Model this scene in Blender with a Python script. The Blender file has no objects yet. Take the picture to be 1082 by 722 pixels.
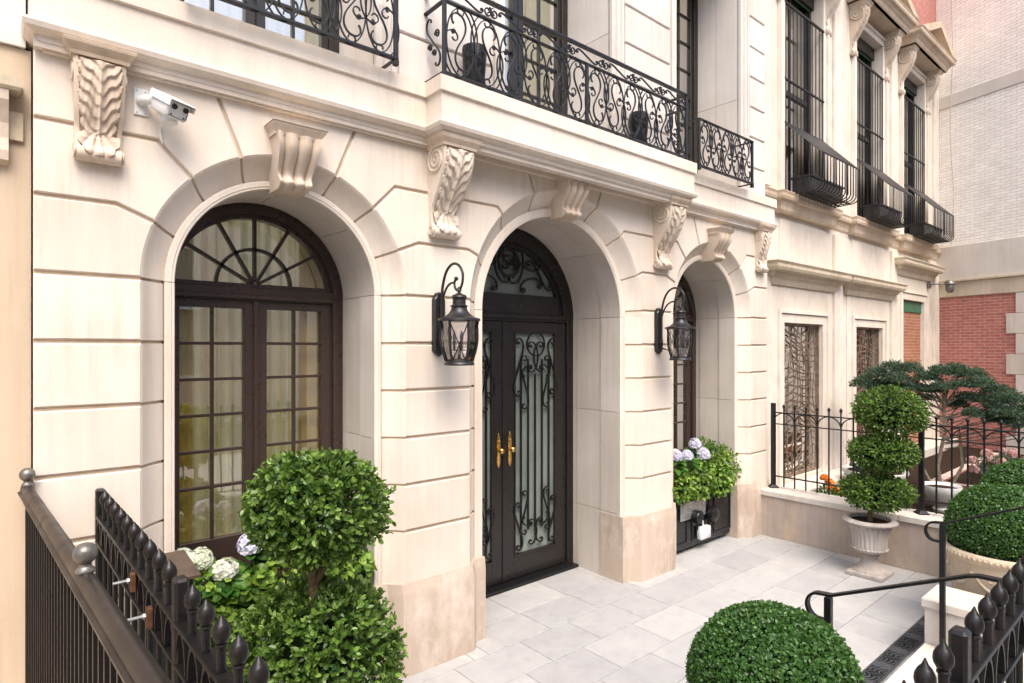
import bpy, bmesh, math, random
import numpy as np
from mathutils import Vector, Matrix
random.seed(7); RNG = np.random.default_rng(7)
PI = math.pi; E = 2.6            # E = eye height above the terrace
S = bpy.context.scene; C = S.collection
R = math.radians

# ------------------------------------------------------------------ materials
def mat(name):
    m = bpy.data.materials.new(name); m.use_nodes = True
    nt = m.node_tree; b = nt.nodes['Principled BSDF']
    return m, nt, b
def N(nt, t, **k):
    n = nt.nodes.new(t)
    for a, v in k.items():
        if a in n.inputs: n.inputs[a].default_value = v
        else: setattr(n, a, v)
    return n
def L(nt, a, b): nt.links.new(a, b)
def ramp(nt, fac, stops):
    r = nt.nodes.new('ShaderNodeValToRGB')
    while len(r.color_ramp.elements) > 1: r.color_ramp.elements.remove(r.color_ramp.elements[0])
    r.color_ramp.elements[0].position = stops[0][0]; r.color_ramp.elements[0].color = (*stops[0][1], 1)
    for p, c in stops[1:]:
        e = r.color_ramp.elements.new(p); e.color = (*c, 1)
    L(nt, fac, r.inputs[0]); return r.outputs[0]
def mix(nt, f, a, b, mode='MIX'):
    m = nt.nodes.new('ShaderNodeMix'); m.data_type = 'RGBA'; m.blend_type = mode
    for s, v in ((0, f), (6, a), (7, b)):
        if hasattr(v, 'is_linked') or hasattr(v, 'links'): L(nt, v, m.inputs[s])
        else: m.inputs[s].default_value = v if s == 0 else (*v, 1)
    return m.outputs[2]
def coords(nt, scale=(1, 1, 1), kind='Object'):
    t = nt.nodes.new('ShaderNodeTexCoord'); mp = nt.nodes.new('ShaderNodeMapping')
    mp.inputs['Scale'].default_value = scale
    L(nt, t.outputs[kind], mp.inputs[0]); return mp.outputs[0]
def noise(nt, vec, scale, detail=4, rough=.55):
    n = N(nt, 'ShaderNodeTexNoise', Scale=scale, Detail=detail, Roughness=rough)
    L(nt, vec, n.inputs['Vector']); return n.outputs['Fac']
def bump(nt, b, h, strength=.3, dist=.01):
    n = N(nt, 'ShaderNodeBump', Strength=strength, Distance=dist); L(nt, h, n.inputs['Height'])
    L(nt, n.outputs[0], b.inputs['Normal'])
def stone(name, c, c2, streak=.5, rough=.85, grain=.35, stain=None, island=.10):
    m, nt, b = mat(name)
    v = coords(nt); vs = coords(nt, (9, 9, .45)); vh = coords(nt, (1.5, 1.5, 60))
    a = noise(nt, v, 1.3, 5); st = noise(nt, vs, 1.4, 5, .6); g = noise(nt, v, 160, 3)
    f = N(nt, 'ShaderNodeMath', operation='MULTIPLY_ADD'); L(nt, st, f.inputs[0]); f.inputs[1].default_value = streak; L(nt, a, f.inputs[2])
    col = ramp(nt, f.outputs[0], [(.38 + .25 * streak, c2), (.62 + .55 * streak, c)])
    col = mix(nt, .12, col, ramp(nt, g, [(.35, (.25, .22, .2)), (.65, (1, 1, 1))]), 'MULTIPLY')
    if stain:
        s2 = noise(nt, coords(nt, (2.5, 2.5, 1.6)), 1.7, 6, .65)
        fm = ramp(nt, s2, [(.48, (0, 0, 0)), (.68, (1, 1, 1))])
        col = mix(nt, fm, col, stain)
    ge = nt.nodes.new('ShaderNodeNewGeometry')
    col = mix(nt, 1, col, ramp(nt, ge.outputs['Random Per Island'], [(0, (1 - island, 1 - island * 1.15, 1 - island * 1.35)), (.5, (.985, .98, .975)), (1, (1, 1, 1))]), 'MULTIPLY')
    dr = noise(nt, coords(nt, (16, 16, .9)), 1.1, 6, .7); blot = noise(nt, v, .9, 3)
    mm = N(nt, 'ShaderNodeMath', operation='MULTIPLY'); L(nt, dr, mm.inputs[0]); L(nt, blot, mm.inputs[1])
    col = mix(nt, 1, col, ramp(nt, mm.outputs[0], [(.14, (1, 1, 1)), (.30, (.955, .945, .93)), (.42, (.87, .84, .80))]), 'MULTIPLY')
    L(nt, col, b.inputs['Base Color']); b.inputs['Roughness'].default_value = rough
    b.inputs['Specular IOR Level'].default_value = .25
    hb = N(nt, 'ShaderNodeMath', operation='ADD'); L(nt, g, hb.inputs[0]); L(nt, noise(nt, v, 18, 5), hb.inputs[1])
    bump(nt, b, hb.outputs[0], grain, .0025)
    return m
def simple(name, c, rough=.5, metal=0, var=.25, scale=8, bs=.15, spec=.5, c2=None):
    m, nt, b = mat(name); v = coords(nt); n = noise(nt, v, scale, 5, .6)
    d = c2 or tuple(x * (1 - var) for x in c)
    L(nt, ramp(nt, n, [(.35, d), (.65, c)]), b.inputs['Base Color'])
    L(nt, ramp(nt, noise(nt, v, scale * 2.3, 4), [(.3, (rough * .75,) * 3), (.7, (min(1, rough * 1.2),) * 3)]), b.inputs['Roughness'])
    b.inputs['Metallic'].default_value = metal; b.inputs['Specular IOR Level'].default_value = spec
    bump(nt, b, noise(nt, v, 90, 3), bs, .002)
    return m
def leafmat(name, dark, light, rough=.45, trans=.25):
    m, nt, b = mat(name)
    at = nt.nodes.new('ShaderNodeAttribute'); at.attribute_name = 'tint'
    sep = nt.nodes.new('ShaderNodeSeparateColor'); L(nt, at.outputs['Color'], sep.inputs[0])
    col = ramp(nt, sep.outputs[0], [(0, dark), (.55, tuple((p + q) / 2 for p, q in zip(dark, light))), (1, light)])
    L(nt, col, b.inputs['Base Color']); b.inputs['Roughness'].default_value = rough
    b.inputs['Specular IOR Level'].default_value = .4
    tr = N(nt, 'ShaderNodeBsdfTranslucent'); L(nt, mix(nt, .5, col, (.25, .4, .03)), tr.inputs[0])
    mx = N(nt, 'ShaderNodeMixShader'); mx.inputs[0].default_value = trans
    L(nt, b.outputs[0], mx.inputs[1]); L(nt, tr.outputs[0], mx.inputs[2])
    L(nt, mx.outputs[0], nt.nodes['Material Output'].inputs[0])
    return m
def glassmat(name, refl=.3, tint=(1, .975, .93)):
    m, nt, b = mat(name); nt.nodes.remove(b)
    g = N(nt, 'ShaderNodeBsdfGlossy', Roughness=.015); g.inputs[0].default_value = (.9, .9, .9, 1)
    t = N(nt, 'ShaderNodeBsdfTransparent'); t.inputs[0].default_value = (*tint, 1)
    bp = N(nt, 'ShaderNodeBump', Strength=.06, Distance=.01); L(nt, noise(nt, coords(nt), 2.2, 2), bp.inputs['Height']); L(nt, bp.outputs[0], g.inputs['Normal'])
    lw = N(nt, 'ShaderNodeLayerWeight', Blend=.3)
    ma = N(nt, 'ShaderNodeMath', operation='MULTIPLY_ADD'); L(nt, lw.outputs['Fresnel'], ma.inputs[0]); ma.inputs[1].default_value = .8; ma.inputs[2].default_value = refl
    mx = N(nt, 'ShaderNodeMixShader'); L(nt, ma.outputs[0], mx.inputs[0]); L(nt, t.outputs[0], mx.inputs[1]); L(nt, g.outputs[0], mx.inputs[2])
    L(nt, mx.outputs[0], nt.nodes['Material Output'].inputs[0]); return m
def brick(name, c1, c2, mortar, bw, bh, ms, rough=.8, bs=.5, dirt=.5):
    m, nt, b = mat(name)
    t = nt.nodes.new('ShaderNodeTexCoord'); sp = nt.nodes.new('ShaderNodeSeparateXYZ'); cb = nt.nodes.new('ShaderNodeCombineXYZ')
    L(nt, t.outputs['Object'], sp.inputs[0]); L(nt, sp.outputs[0], cb.inputs[0]); L(nt, sp.outputs[2], cb.inputs[1])
    k = N(nt, 'ShaderNodeTexBrick', Scale=1.0); L(nt, cb.outputs[0], k.inputs['Vector'])
    k.inputs['Color1'].default_value = (*c1, 1); k.inputs['Color2'].default_value = (*c2, 1); k.inputs['Mortar'].default_value = (*mortar, 1)
    k.inputs['Brick Width'].default_value = bw; k.inputs['Row Height'].default_value = bh; k.inputs['Mortar Size'].default_value = ms
    k.inputs['Mortar Smooth'].default_value = .2
    v = coords(nt)
    col = mix(nt, dirt, k.outputs['Color'], ramp(nt, noise(nt, v, 2.2, 7, .65), [(.3, (.6, .57, .55)), (.65, (1, 1, 1))]), 'MULTIPLY')
    col = mix(nt, dirt, col, ramp(nt, noise(nt, coords(nt, (4.9, 4.9, 14.8)), 1.0, 1), [(.35, (.72, .68, .66)), (.6, (1, 1, 1))]), 'MULTIPLY')
    L(nt, col, b.inputs['Base Color']); b.inputs['Roughness'].default_value = rough
    inv = N(nt, 'ShaderNodeMath', operation='SUBTRACT'); inv.inputs[0].default_value = 1; L(nt, k.outputs['Fac'], inv.inputs[1])
    ad = N(nt, 'ShaderNodeMath', operation='MULTIPLY_ADD'); L(nt, noise(nt, v, 70, 3), ad.inputs[0]); ad.inputs[1].default_value = .25; L(nt, inv.outputs[0], ad.inputs[2])
    bump(nt, b, ad.outputs[0], bs, .008); return m

M = {}
M['lime'] = stone('limestone', (.77, .70, .625), (.68, .60, .52), .4)
M['lime_up'] = stone('limestone_upper', (.74, .70, .665), (.65, .61, .57), .4)
M['base'] = stone('limestone_base', (.53, .44, .365), (.43, .345, .28), .6, stain=(.60, .53, .47))
M['carve'] = stone('limestone_carved', (.70, .61, .52), (.55, .44, .34), .5, grain=.6)
M['cornice'] = stone('limestone_weathered', (.66, .55, .44), (.46, .36, .26), .7, grain=.5)
M['hood'] = stone('limestone_lichen', (.68, .59, .475), (.44, .37, .26), .7, grain=.8, stain=(.56, .49, .36))
M['joint'] = stone('limestone_joint', (.66, .55, .43), (.56, .45, .34), .5)
M['reveal'] = stone('limestone_reveal', (.64, .585, .53), (.54, .485, .43), .4)
M['neigh'] = stone('ochre_stucco', (.60, .49, .375), (.51, .41, .305), .8)
M['right'] = stone('limestone_right', (.80, .735, .655), (.70, .63, .545), .5, stain=(.63, .585, .53))
M['lowwall'] = stone('low_wall_stone', (.50, .42, .37), (.38, .31, .26), .6, stain=(.53, .42, .31))
M['cap'] = stone('cap_stone', (.68, .635, .58), (.58, .535, .48), .3)
M['urn'] = stone('cast_stone', (.50, .46, .43), (.30, .26, .24), .7, grain=1.0)
M['planter'] = stone('planter_stone', (.66, .57, .45), (.50, .40, .28), .4, grain=1.0)
M['iron'] = simple('painted_iron', (.008, .008, .009), .42, 0, .3, 14, .3, .35)
M['iron2'] = simple('worn_iron', (.014, .011, .010), .38, .15, .4, 20, .4, .42, (.007, .007, .008))
M['railbrown'] = simple('weathered_rail_paint', (.018, .014, .013), .42, .1, .2, 3, .3, .4)
M['balciron'] = simple('balcony_iron', (.014, .015, .019), .45, 0, .3, 14, .2, .4)
M['lantern'] = simple('lantern_metal', (.025, .027, .033), .42, .3, .4, 12, .3, .5, (.02, .015, .012))
M['frame'] = simple('window_frame_paint', (.042, .027, .022), .30, 0, .03, 2, .01, .6)
M['frameblk'] = simple('upper_frame_paint', (.016, .013, .011), .35, 0, .2, 5, .05, .5)
M['door'] = simple('door_paint', (.014, .0115, .011), .33, 0, .1, 3, .02, .5)
M['brass'] = simple('brass', (.80, .50, .16), .25, 1, .25, 25, .4)
M['white'] = simple('white_paint', (.72, .73, .72), .4, 0, .05, 6, .05)
M['black'] = simple('black_plastic', (.01, .01, .01), .35, 0, .2, 5, .05)
M['silver'] = simple('galvanised', (.26, .245, .22), .45, .7, .45, 12, .5)
M['rust'] = simple('rusty_clamp', (.13, .055, .025), .7, .2, .5, 30, .5)
M['steel'] = simple('bolt_steel', (.5, .52, .52), .4, .8, .2, 30, .3)
M['soil'] = simple('soil', (.035, .022, .014), .95, 0, .5, 40, 1, .1)
M['bark'] = simple('bark', (.24, .16, .10), .9, 0, .5, 25, 1, .1)
M['palebark'] = simple('pale_bark', (.33, .27, .2), .9, 0, .4, 25, 1, .1)
M['dark'] = simple('interior', (.35, .33, .28), .9)
M['bronze'] = simple('bronze_mesh', (.30, .215, .155), .5, .4, .5, 14, .6)
M['box'] = simple('planter_box_metal', (.014, .014, .016), .3, .1, .3, 5, .1)
M['bronzelid'] = simple('bronze_lid', (.14, .10, .07), .4, .4, .4, 6, .3)
M['glass'] = glassmat('window_glass', .30)
M['glassup'] = glassmat('upper_window_glass', .4)
M['glasslamp'] = glassmat('lamp_glass', .2, (.9, .88, .86))
M['frost'] = simple('obscured_glass', (.20, .235, .215), .12, 0, .35, 1.2, .05, .8, (.12, .145, .13))
M['asphalt'] = simple('asphalt', (.05, .05, .05), .9)
M['pave'] = simple('pavement', (.3, .29, .27), .85)
M['ledgreen'] = simple('green_paint', (.05, .16, .09), .5)
M['bowl'] = simple('white_bowl', (.62, .62, .6), .5, 0, .2, 6, .3)
M['cable'] = simple('cable', (.5, .47, .43), .7)
M['whitebrick'] = brick('white_brick', (.92, .88, .83), (.86, .81, .755), (.55, .50, .45), .203, .0677, .0048, dirt=.28)
M['redbrick'] = brick('red_brick', (.50, .185, .15), (.40, .135, .11), (.55, .45, .40), .203, .0677, .0048)
M['orangebrick'] = brick('orange_brick', (.45, .18, .09), (.36, .13, .07), (.46, .40, .33), .203, .0677, .005)
M['farbrick'] = brick('opposite_brick', (.80, .55, .48), (.74, .48, .41), (.7, .62, .56), .22, .075, .008, dirt=.3)  # brick colour lightened to stand in for sunshine on the mirrored front
M['leaf_box'] = leafmat('boxwood_leaf', (.010, .045, .010), (.10, .22, .05), .33)
M['leaf_bush'] = leafmat('bush_leaf', (.012, .042, .006), (.19, .32, .06), .30)
M['leaf_top'] = leafmat('topiary_leaf', (.020, .055, .008), (.17, .29, .05), .42)
M['leaf_pine'] = leafmat('pine_needle', (.012, .034, .026), (.085, .14, .10), .5)
M['leaf_ivy'] = leafmat('ivy_leaf', (.03, .095, .015), (.30, .46, .06), .42)
M['leaf_hyd'] = leafmat('hydrangea_leaf', (.02, .08, .015), (.09, .22, .03), .4)
M['leaf_far'] = leafmat('street_tree_leaf', (.05, .11, .02), (.16, .28, .06), .5)
def petal(name, a, b_):
    return leafmat(name, a, b_, .6, .3)
M['p_white'] = petal('hydrangea_white', (.55, .62, .38), (.80, .80, .78))
M['p_blue'] = petal('hydrangea_lavender', (.52, .50, .70), (.78, .76, .88))
M['p_orange'] = petal('orange_petal', (.65, .10, .01), (.9, .28, .02))
M['p_pink'] = petal('pink_petal', (.45, .20, .20), (.75, .48, .46))
# curtain
def curtain_mat():
    m, nt, b = mat('curtain'); v = coords(nt, (10, 10, .25))
    n = noise(nt, v, 1.6, 4)
    L(nt, ramp(nt, n, [(.35, (.58, .55, .28)), (.6, (.80, .76, .48)), (.75, (.86, .83, .62))]), b.inputs['Base Color'])
    b.inputs['Roughness'].default_value = .9
    tr = N(nt, 'ShaderNodeBsdfTranslucent'); tr.inputs[0].default_value = (1, .90, .52, 1); mx = N(nt, 'ShaderNodeMixShader'); mx.inputs[0].default_value = .68
    L(nt, b.outputs[0], mx.inputs[1]); L(nt, tr.outputs[0], mx.inputs[2]); L(nt, mx.outputs[0], nt.nodes['Material Output'].inputs[0]); return m
M['curtain'] = curtain_mat()
def pavemat():
    m, nt, b = mat('bluestone_paving'); v = coords(nt)
    at = nt.nodes.new('ShaderNodeAttribute'); at.attribute_name = 'tint'
    base = ramp(nt, at.outputs['Fac'], [(0, (.37, .37, .372)), (.5, (.415, .415, .41)), (1, (.45, .445, .432))])
    n1 = noise(nt, v, 2.2, 6, .6); n2 = noise(nt, v, 11, 6, .7)
    col = mix(nt, .55, base, ramp(nt, n1, [(.3, (.72, .72, .76)), (.7, (1, 1, .98))]), 'MULTIPLY')
    col = mix(nt, .4, col, ramp(nt, n2, [(.3, (.66, .63, .61)), (.5, (.95, .94, .93)), (.6, (1, 1, 1))]), 'MULTIPLY')
    L(nt, col, b.inputs['Base Color'])
    L(nt, ramp(nt, n2, [(.3, (.5,) * 3), (.7, (.8,) * 3)]), b.inputs['Roughness'])
    bump(nt, b, n2, .2, .004); return m
M['paving'] = pavemat()

# ------------------------------------------------------------------ geometry helpers
ORG = {}
class MB:
    def __init__(s): s.v = []; s.f = []
    def add(s, vs, fs):
        o = len(s.v); s.v += [tuple(p) for p in vs]; s.f += [tuple(i + o for i in f) for f in fs]; return s
    def box(s, x0, x1, y0, y1, z0, z1, bv=0):
        if bv:
            bv = min(bv, .45 * min(abs(x1 - x0), abs(y1 - y0), abs(z1 - z0)))
            bm = bmesh.new(); bmesh.ops.create_cube(bm, size=1)
            for q in bm.verts: q.co = Vector(((x0 + x1) / 2 + q.co.x * (x1 - x0), (y0 + y1) / 2 + q.co.y * (y1 - y0), (z0 + z1) / 2 + q.co.z * (z1 - z0)))
            bmesh.ops.bevel(bm, geom=bm.edges[:], offset=bv, segments=1, affect='EDGES')
            bm.verts.index_update(); s.add([q.co[:] for q in bm.verts], [[q.index for q in f.verts] for f in bm.faces]); bm.free(); return s
        return s.add([(x, y, z) for x in (x0, x1) for y in (y0, y1) for z in (z0, z1)],
                     [(0, 1, 3, 2), (4, 6, 7, 5), (0, 4, 5, 1), (2, 3, 7, 6), (0, 2, 6, 4), (1, 5, 7, 3)])
    def prism(s, poly, y0, y1, bev=0):
        """polygon in XZ, extruded along Y from y1 (back) to y0 (front, with small chamfer)"""
        n = len(poly)
        A = [(x, y1, z) for x, z in poly]
        if bev:
            B = [(x, y0 + bev, z) for x, z in poly]; F = [(x, y0, z) for x, z in inset(poly, [bev] * n)]
            s.add(A + B + F, [tuple(range(2 * n, 3 * n))] + [(i, (i + 1) % n, n + (i + 1) % n, n + i) for i in range(n)] + [(n + i, n + (i + 1) % n, 2 * n + (i + 1) % n, 2 * n + i) for i in range(n)])
        else:
            F = [(x, y0, z) for x, z in poly]
            s.add(A + F, [tuple(range(n, 2 * n)), tuple(range(n - 1, -1, -1))] + [(i, (i + 1) % n, n + (i + 1) % n, n + i) for i in range(n)])
        return s
    def pprism(s, poly, z0, z1):
        n = len(poly)
        return s.add([(x, y, z0) for x, y in poly] + [(x, y, z1) for x, y in poly],
                     [tuple(range(n - 1, -1, -1)), tuple(range(n, 2 * n))] + [(i, (i + 1) % n, n + (i + 1) % n, n + i) for i in range(n)])
    def tube(s, path, r, n=8, caps=True):
        P = [Vector(p) for p in path]; m = len(P); rr = r if isinstance(r, (list, tuple)) else [r] * m
        vs = []; prev = None
        for i in range(m):
            t = (P[min(i + 1, m - 1)] - P[max(i - 1, 0)]).normalized()
            if prev is None:
                a = Vector((0, 0, 1)) if abs(t.z) < .9 else Vector((1, 0, 0)); u = t.cross(a).normalized()
            else:
                u = (prev - t * prev.dot(t)).normalized()
            prev = u; w = t.cross(u)
            for k in range(n):
                an = 2 * PI * k / n; vs.append(P[i] + (u * math.cos(an) + w * math.sin(an)) * rr[i])
        fs = [(i * n + k, i * n + (k + 1) % n, (i + 1) * n + (k + 1) % n, (i + 1) * n + k) for i in range(m - 1) for k in range(n)]
        if caps: fs += [tuple(range(n - 1, -1, -1)), tuple(range((m - 1) * n, m * n))]
        return s.add(vs, fs)
    def flat(s, path, w, d, nrm):
        """flat bar along a planar path: w thick in the plane, d deep along nrm"""
        P = [Vector(p) for p in path]; m = len(P); nr = Vector(nrm).normalized(); vs = []
        for i in range(m):
            t = (P[min(i + 1, m - 1)] - P[max(i - 1, 0)]).normalized(); u = nr.cross(t).normalized()
            for a, b in ((-1, -1), (1, -1), (1, 1), (-1, 1)): vs.append(P[i] + u * a * w / 2 + nr * b * d / 2)
        fs = [(i * 4 + k, i * 4 + (k + 1) % 4, (i + 1) * 4 + (k + 1) % 4, (i + 1) * 4 + k) for i in range(m - 1) for k in range(4)]
        fs += [(3, 2, 1, 0), tuple(range((m - 1) * 4, m * 4))]
        return s.add(vs, fs)
    def lathe(s, prof, cx, cy, n=24, fl=0, nf=0, z0=0, sx=1, sy=1):
        vs = []
        for r, z in prof:
            for k in range(n):
                a = 2 * PI * k / n; rr = r * (1 + (fl * abs(math.sin(a * nf / 2)) if nf else 0))
                vs.append((cx + rr * math.cos(a) * sx, cy + rr * math.sin(a) * sy, z0 + z))
        m = len(prof)
        fs = [(i * n + k, i * n + (k + 1) % n, (i + 1) * n + (k + 1) % n, (i + 1) * n + k) for i in range(m - 1) for k in range(n)]
        fs += [tuple(range(n - 1, -1, -1)), tuple(range((m - 1) * n, m * n))]
        return s.add(vs, fs)
    def ico(s, c, r, sub=2, sc=(1, 1, 1)):
        bm = bmesh.new(); bmesh.ops.create_icosphere(bm, subdivisions=sub, radius=1)
        s.add([(c[0] + q.co.x * r * sc[0], c[1] + q.co.y * r * sc[1], c[2] + q.co.z * r * sc[2]) for q in bm.verts], [[q.index for q in f.verts] for f in bm.faces]); bm.free(); return s
    def build(s, name, m, parent=None, smooth=False, fix=True):
        o = Vector(ORG.get(parent.name, (0, 0, 0))) if parent else Vector((0, 0, 0))
        me = bpy.data.meshes.new(name); me.from_pydata([tuple(Vector(p) - o) for p in s.v], [], s.f); me.update()
        if fix:
            bm = bmesh.new(); bm.from_mesh(me); bmesh.ops.recalc_face_normals(bm, faces=bm.faces[:]); bm.to_mesh(me); bm.free()
        if smooth:
            me.polygons.foreach_set('use_smooth', [True] * len(me.polygons))
            try: me.set_sharp_from_angle(angle=R(38 if smooth is True else smooth))
            except Exception: pass
        me.materials.append(M[m] if isinstance(m, str) else m)
        ob = bpy.data.objects.new(name, me); C.objects.link(ob)
        if parent: ob.parent = parent; ORG[ob.name] = tuple(o)
        return ob
def inset(poly, d):
    """offset each edge i (poly[i]->poly[i+1]) inward by d[i]; works for either winding"""
    n = len(poly); A = sum(poly[i][0] * poly[(i + 1) % n][1] - poly[(i + 1) % n][0] * poly[i][1] for i in range(n))
    sg = 1 if A > 0 else -1; out = []
    ln = []
    for i in range(n):
        x0, z0 = poly[i]; x1, z1 = poly[(i + 1) % n]; dx, dz = x1 - x0, z1 - z0; l = math.hypot(dx, dz) or 1e-9
        nx, nz = -dz / l * sg, dx / l * sg
        ln.append((x0 + nx * d[i], z0 + nz * d[i], dx / l, dz / l))
    for i in range(n):
        a = ln[i - 1]; b = ln[i]; cr = a[2] * b[3] - a[3] * b[2]
        if abs(cr) < 1e-3: out.append((b[0], b[1])); continue
        t = ((b[0] - a[0]) * b[3] - (b[1] - a[1]) * b[2]) / cr
        out.append((a[0] + a[2] * t, a[1] + a[3] * t))
    return out
def empty(name, loc, label=None, cat=None, group=None, kind=None):
    o = bpy.data.objects.new(name, None); o.empty_display_size = .1; C.objects.link(o); o.location = loc
    ORG[o.name] = tuple(loc); tag(o, label, cat, group, kind); return o
def tag(o, label=None, cat=None, group=None, kind=None):
    for k, v in (('label', label), ('category', cat), ('group', group), ('kind', kind)):
        if v: o[k] = v
    return o
def struct(o): o['kind'] = 'structure'; return o
def copy_tree(o, parent=None, loc=None, rz=None):
    c = o.copy(); C.objects.link(c)
    if parent: c.parent = parent
    if loc is not None: c.location = loc
    if rz is not None: c.rotation_euler.z = rz
    for ch in [x for x in S.objects if x.parent == o]: copy_tree(ch, c)
    return c
def sweep_plan(mb, path, prof, caps=True):
    """sweep profile [(out, z)] along an XY polyline; out is to the right of the direction of travel"""
    m = len(path); n = len(prof); vs = []
    nr = []
    for i in range(m - 1):
        dx, dy = path[i + 1][0] - path[i][0], path[i + 1][1] - path[i][1]; l = math.hypot(dx, dy); nr.append((dy / l, -dx / l))
    for i in range(m):
        a = nr[max(i - 1, 0)]; b = nr[min(i, m - 2)]; k = 1 + a[0] * b[0] + a[1] * b[1]
        mx, my = ((a[0] + b[0]) / k, (a[1] + b[1]) / k)
        for o, z in prof: vs.append((path[i][0] + mx * o, path[i][1] + my * o, z))
    fs = [(i * n + k, i * n + (k + 1) % n, (i + 1) * n + (k + 1) % n, (i + 1) * n + k) for i in range(m - 1) for k in range(n)]
    if caps: fs += [tuple(range(n)), tuple(range(m * n - 1, (m - 1) * n - 1, -1))]
    mb.add(vs, fs)
def scroll(pA, pB, T=7.5, p=3.2, kind='S', flip=1, n=44):
    """2D scroll whose curvature grows to both ends; endpoints mapped to pA, pB"""
    us = np.linspace(-1, 1, n); L_ = 2.0
    K = T * (p + 1)
    k = K * np.abs(us) ** p * (np.sign(us) if kind == 'S' else 1)
    if kind == 'C': k = k + 1.2
    k *= flip
    ang = np.concatenate([[0], np.cumsum((k[1:] + k[:-1]) / 2 * (us[1] - us[0]))])
    x = np.concatenate([[0], np.cumsum(np.cos((ang[1:] + ang[:-1]) / 2) * (us[1] - us[0]))]); y = np.concatenate([[0], np.cumsum(np.sin((ang[1:] + ang[:-1]) / 2) * (us[1] - us[0]))])
    z = x + 1j * y; a = complex(*pA); b = complex(*pB)
    w = a + (z - z[0]) * (b - a) / (z[-1] - z[0])
    return [(q.real, q.imag) for q in w]

# ------------------------------------------------------------------ leaves
def leafmesh(name, P, D, Nn, size, m, parent=None, width=.5, jitter=.25, tint=None, extra=None, fold=.18, extra_mat=None):
    """one mesh of many folded six-point leaves. P base points, D directions, Nn surface normals"""
    P = np.asarray(P, float); D = np.asarray(D, float); Nn = np.asarray(Nn, float); n = len(P)
    D /= np.linalg.norm(D, axis=1, keepdims=True) + 1e-9
    Sd = np.cross(D, Nn); Sd /= np.linalg.norm(Sd, axis=1, keepdims=True) + 1e-9
    U = np.cross(Sd, D)
    ln = (size * (1 + jitter * RNG.uniform(-1, 1, n)))[:, None]; w = ln * width / 2
    V = np.empty((n, 6, 3))
    V[:, 0] = P; V[:, 3] = P + D * ln - U * ln * .06
    V[:, 1] = P + D * ln * .33 + Sd * w + U * w * fold * 2; V[:, 2] = P + D * ln * .72 + Sd * w * .8 + U * w * fold
    V[:, 5] = P + D * ln * .33 - Sd * w + U * w * fold * 2; V[:, 4] = P + D * ln * .72 - Sd * w * .8 + U * w * fold
    V = V.reshape(-1, 3); idx = np.arange(n)[:, None] * 6
    F = np.concatenate([idx + np.array([[0, 1, 2, 3]]), idx + np.array([[0, 3, 4, 5]])], 1).reshape(-1, 4)
    if tint is None: tint = RNG.uniform(0, 1, n)
    tv = np.repeat(tint, 6)
    nv = len(V); ev, ef = ([], [])
    if extra is not None and extra.v: ev = extra.v; ef = extra.f
    o = Vector(ORG.get(parent.name, (0, 0, 0))) if parent else Vector((0, 0, 0))
    allv = np.concatenate([V, np.array(ev, float).reshape(-1, 3)]) - np.array(o[:])
    faces = F.tolist() + [tuple(i + nv for i in f) for f in ef]
    me = bpy.data.meshes.new(name); me.from_pydata(allv.tolist(), [], faces); me.update()
    at = me.color_attributes.new('tint', 'FLOAT_COLOR', 'POINT')
    full = np.ones((len(allv), 4)); full[:nv, 0] = full[:nv, 1] = full[:nv, 2] = tv; full[nv:, :3] = 0
    at.data.foreach_set('color', full.ravel())
    me.materials.append(M[m])
    if extra_mat:
        me.materials.append(M[extra_mat]); mi = np.zeros(len(faces), int); mi[len(F):] = 1; me.polygons.foreach_set('material_index', mi)
    ob = bpy.data.objects.new(name, me); C.objects.link(ob)
    if parent: ob.parent = parent; ORG[ob.name] = tuple(o)
    return ob
def rdir(n):
    v = RNG.normal(size=(n, 3)); return v / np.linalg.norm(v, axis=1, keepdims=True)
def lump(d, seed, amp, fr=2.3):
    """smooth pseudo-noise on directions"""
    r = np.random.default_rng(seed); o = np.zeros(len(d))
    for k in range(7):
        a = r.normal(size=3) * fr * (1 + k * .35); o += np.sin(d @ a + r.uniform(0, 6.28)) / (1 + k * .4)
    return amp * o / 3
def ball_foliage(name, c, rad, m, parent, nleaf, size, seed=1, sprig=6, amp=.05, tight=False, core='leafcore', squash=1.0, width=.5, spread=.9, cmul=.8):
    c = np.array(c); 
    if tight:
        d = rdir(nleaf); r = rad * (1 + lump(d, seed, amp)) * RNG.uniform(.965, 1.012, nleaf)
        P = c + d * r[:, None] * np.array([1, 1, squash]); D = rdir(nleaf) * 1.0 + d * .45; Nn = d + rdir(nleaf) * .55
        t = np.clip(RNG.beta(2, 2.4, nleaf), 0, 1)
    else:
        ns = nleaf // sprig; d = rdir(ns); lay = np.where(RNG.uniform(size=ns) < .72, RNG.uniform(.9, 1.03, ns), RNG.uniform(.6, .9, ns))
        lay = lay + (RNG.uniform(size=ns) < .14) * RNG.uniform(0, .13, ns)
        r = rad * (1 + lump(d, seed, amp)) * lay
        base = c + d * r[:, None] * np.array([1, 1, squash]); ax = d + rdir(ns) * .45; ax[:, 2] += .25; ax /= np.linalg.norm(ax, axis=1, keepdims=True)
        tt = np.clip(RNG.normal(.5, .22, ns), 0, 1)
        B = np.repeat(base, sprig, 0); A = np.repeat(ax, sprig, 0); q = np.tile(np.arange(sprig) / sprig, ns)
        rd = rdir(len(B)); D = A * (.35 + .5 * q[:, None]) + rd * spread; D += np.repeat(d, sprig, 0) * .2
        P = B + A * (q[:, None] * size * 2.2) ; Nn = A + rdir(len(B)) * .5
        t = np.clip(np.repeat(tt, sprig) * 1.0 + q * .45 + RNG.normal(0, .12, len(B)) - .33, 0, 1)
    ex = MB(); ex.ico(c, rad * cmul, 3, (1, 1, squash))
    return leafmesh(name, P, D, Nn, size, m, parent, width, .3, t, ex, extra_mat=core)
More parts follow.
